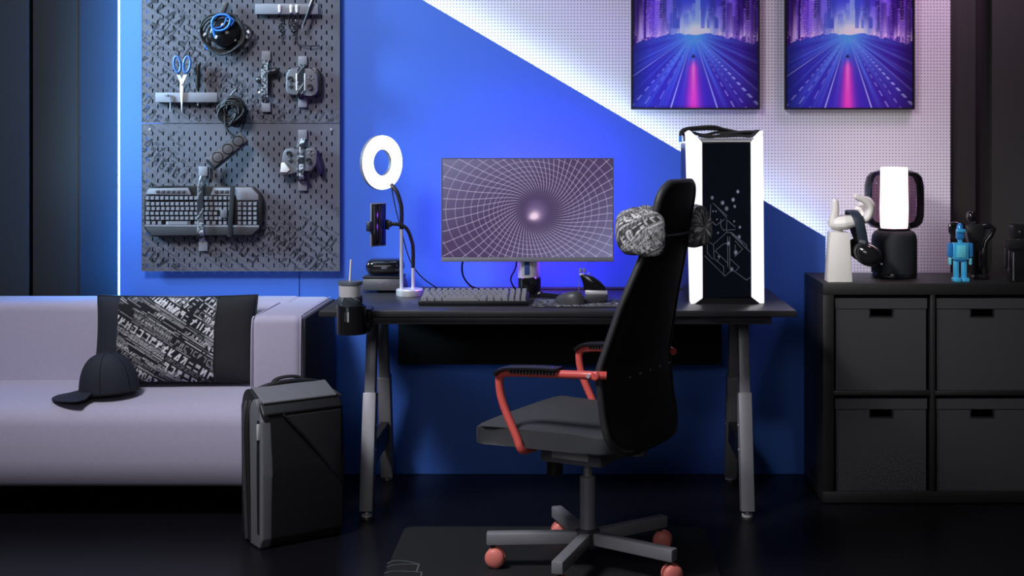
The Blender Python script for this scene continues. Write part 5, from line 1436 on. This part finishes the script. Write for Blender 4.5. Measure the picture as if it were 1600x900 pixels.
# mechanism, column, base
bxo('mechanism', (0, 0.02, 0.347), (0.15, 0.20, 0.062), M_lgrey, oc, bev=0.006)
bxo('mechanism_plate', (-0.076, 0.02, 0.350), (0.004, 0.12, 0.036), M_silver, oc, bev=0.001)
ob('tension_knob', lathe(NB(), [(0.019, 0.265), (0.024, 0.270), (0.024, 0.333), (0.012, 0.338), (0, 0.338)], 20, (-0.02, 0.10, 0)), M_black, oc)
bm = tube(NB(), spline([(0, -0.05, 0.36), (0, -0.16, 0.352), (0, -0.185, 0.365), (0, -0.190, 0.40)], 6), 0.016, 10, flat=0.5); ob('back_bracket', bm, M_steel, oc, smooth=60)
tubeo('lever', [(0.05, -0.04, 0.365), (0.16, -0.08, 0.365), (0.20, -0.10, 0.358), (0.235, -0.12, 0.345)], [0.006, 0.006, 0.009, 0.010], M_black, oc, 8)
ob('gas_lift', lathe(NB(), [(0.013, 0.25), (0.013, 0.345)], 20), M_chrome, oc)
ob('column', lathe(NB(), [(0.029, 0.07), (0.026, 0.11), (0.0235, 0.13), (0.0235, 0.268), (0.015, 0.272), (0, 0.272)], 24), M_steel, oc)
ob('hub', lathe(NB(), [(0, 0.062), (0.036, 0.062), (0.038, 0.07), (0.036, 0.108), (0.026, 0.116), (0, 0.116)], 24), M_dgrey, oc)
wheel0 = hood0 = leg0 = stem0 = None
bmw = NB(); lathe(bmw, [(0.029, 0.0), (0.030, 0.004), (0.028, 0.011), (0.020, 0.016), (0.009, 0.0185), (0, 0.019)], 24, (0, 0, 0), Euler((0, PI/2, 0)))
for i in range(5):
    wa = math.radians(181+72*i)-CA
    e = ob('star_leg', box(NB(), (0.160, 0, 0), (0.28, 0.034, 0.036), bev=0.004, taper=None), M_steel, oc) if leg0 is None else inst('star_leg', leg0, oc)
    leg0 = leg0 or e
    e.location = (0, 0, 0.0895); e.rotation_euler = (0, math.radians(0.5), wa)
    R0 = 0.282
    c_ = bpy.data.objects.new('caster', None)
    if hood0 is None:
        bm = NB(); lathe(bm, [(0.024, -0.006), (0.026, 0), (0.024, 0.006)], 20, (0, 0.008, 0.030), Euler((0, PI/2, 0)))
        lathe(bm, [(0.006, 0.03), (0.006, 0.075)], 10)
        hood0 = ob('caster', bm, M_black, oc); hd_ = hood0
    else: hd_ = inst('caster', hood0, oc)
    ca_ = {0: -100, 1: -80, 2: -75, 3: -100, 4: -85}[i]
    hd_.location = (R0*math.cos(wa), R0*math.sin(wa), 0.0); hd_.rotation_euler = (0, 0, math.radians(ca_)-CA)
    for s in (-1, 1):
        if wheel0 is None:
            wheel0 = ob('wheel', bmw, M_coral2, hd_, smooth=60); wv = wheel0
        else: wv = inst('wheel', wheel0, hd_)
        wv.location = (s*0.0065, 0.008, 0.030); wv.rotation_euler = (0, 0, 0 if s > 0 else PI)
for nm in list(bpy.data.objects):
    if nm.name.startswith('caster') and nm.type == 'EMPTY': bpy.data.objects.remove(nm)

# neck pillow round the headrest
zc_ = 1.008
npw = thing('neck_pillow', 'patterned grey neck pillow strapped round the chair headrest', 'pillow', (CX, CY, 0.005), CA)
yh = back_y(zc_)
path = [(-0.150, yh-0.040), (-0.172, yh-0.010), (-0.172, yh+0.040), (-0.130, yh+0.080), (-0.06, yh+0.096), (0, yh+0.098), (0.06, yh+0.096), (0.130, yh+0.080), (0.172, yh+0.040), (0.172, yh-0.010), (0.150, yh-0.04)]
P = spline([(x, y, 0) for x, y in path], 20); n = len(P); m_ = 120
pos = np.zeros((n, m_, 3)); col = np.zeros((n, m_, 3))
arc = 0
for i, p in enumerate(P):
    t = (P[min(i+1, n-1)]-P[max(i-1, 0)]).normalized(); nx_ = Vector((t.y, -t.x, 0))
    if i: arc += (P[i]-P[i-1]).length
    f = i/(n-1); e_ = min(f, 1-f)
    k_ = min(1, (1-(1-min(e_/0.10, 1))**2)**0.5+0.02)
    ph_ = np.linspace(0, 2*PI, m_)
    cr_ = np.sign(np.cos(ph_))*np.abs(np.cos(ph_))**0.8; sr_ = np.sign(np.sin(ph_))*np.abs(np.sin(ph_))**0.75
    wob = 1+0.05*np.sin(ph_*3+f*17)+0.03*np.sin(f*60)
    pos[i, :, 0] = p.x+nx_.x*0.036*k_*cr_*wob; pos[i, :, 1] = p.y+nx_.y*0.036*k_*cr_*wob; pos[i, :, 2] = zc_+0.063*k_*sr_*wob
    u_a = np.full(m_, arc); v_a = ph_/(2*PI)*0.33
    g = np.clip(np.maximum(gly_rot(u_a, v_a, 0.62, 1000, 20, 160), np.maximum(gly_rot(u_a, v_a, 0.62, 760, 220, 30), gly_rot(u_a, v_a, 0.62, 1150, 80, 300))), 0, 1); stripe = (vnoise(u_a*0+3, (-u_a*0.58+v_a*0.81)*90, 4) > 0.45)
    v_ = np.where(stripe, 0.05+0.8*g, 0.02+0.5*g)
    col[i] = v_[:, None]*np.array([1.0, 1.0, 1.04])
grid_mesh('pillow_cover', pos, col, M_print, npw)
tubeo('strap', [(-0.12, yh-0.014, zc_-0.01), (-0.06, yh-0.0175, zc_-0.012), (0, yh-0.018, zc_-0.012), (0.06, yh-0.0175, zc_-0.012), (0.12, yh-0.014, zc_-0.01)], 0.004, M_dgrey, npw, 8, sp=4)
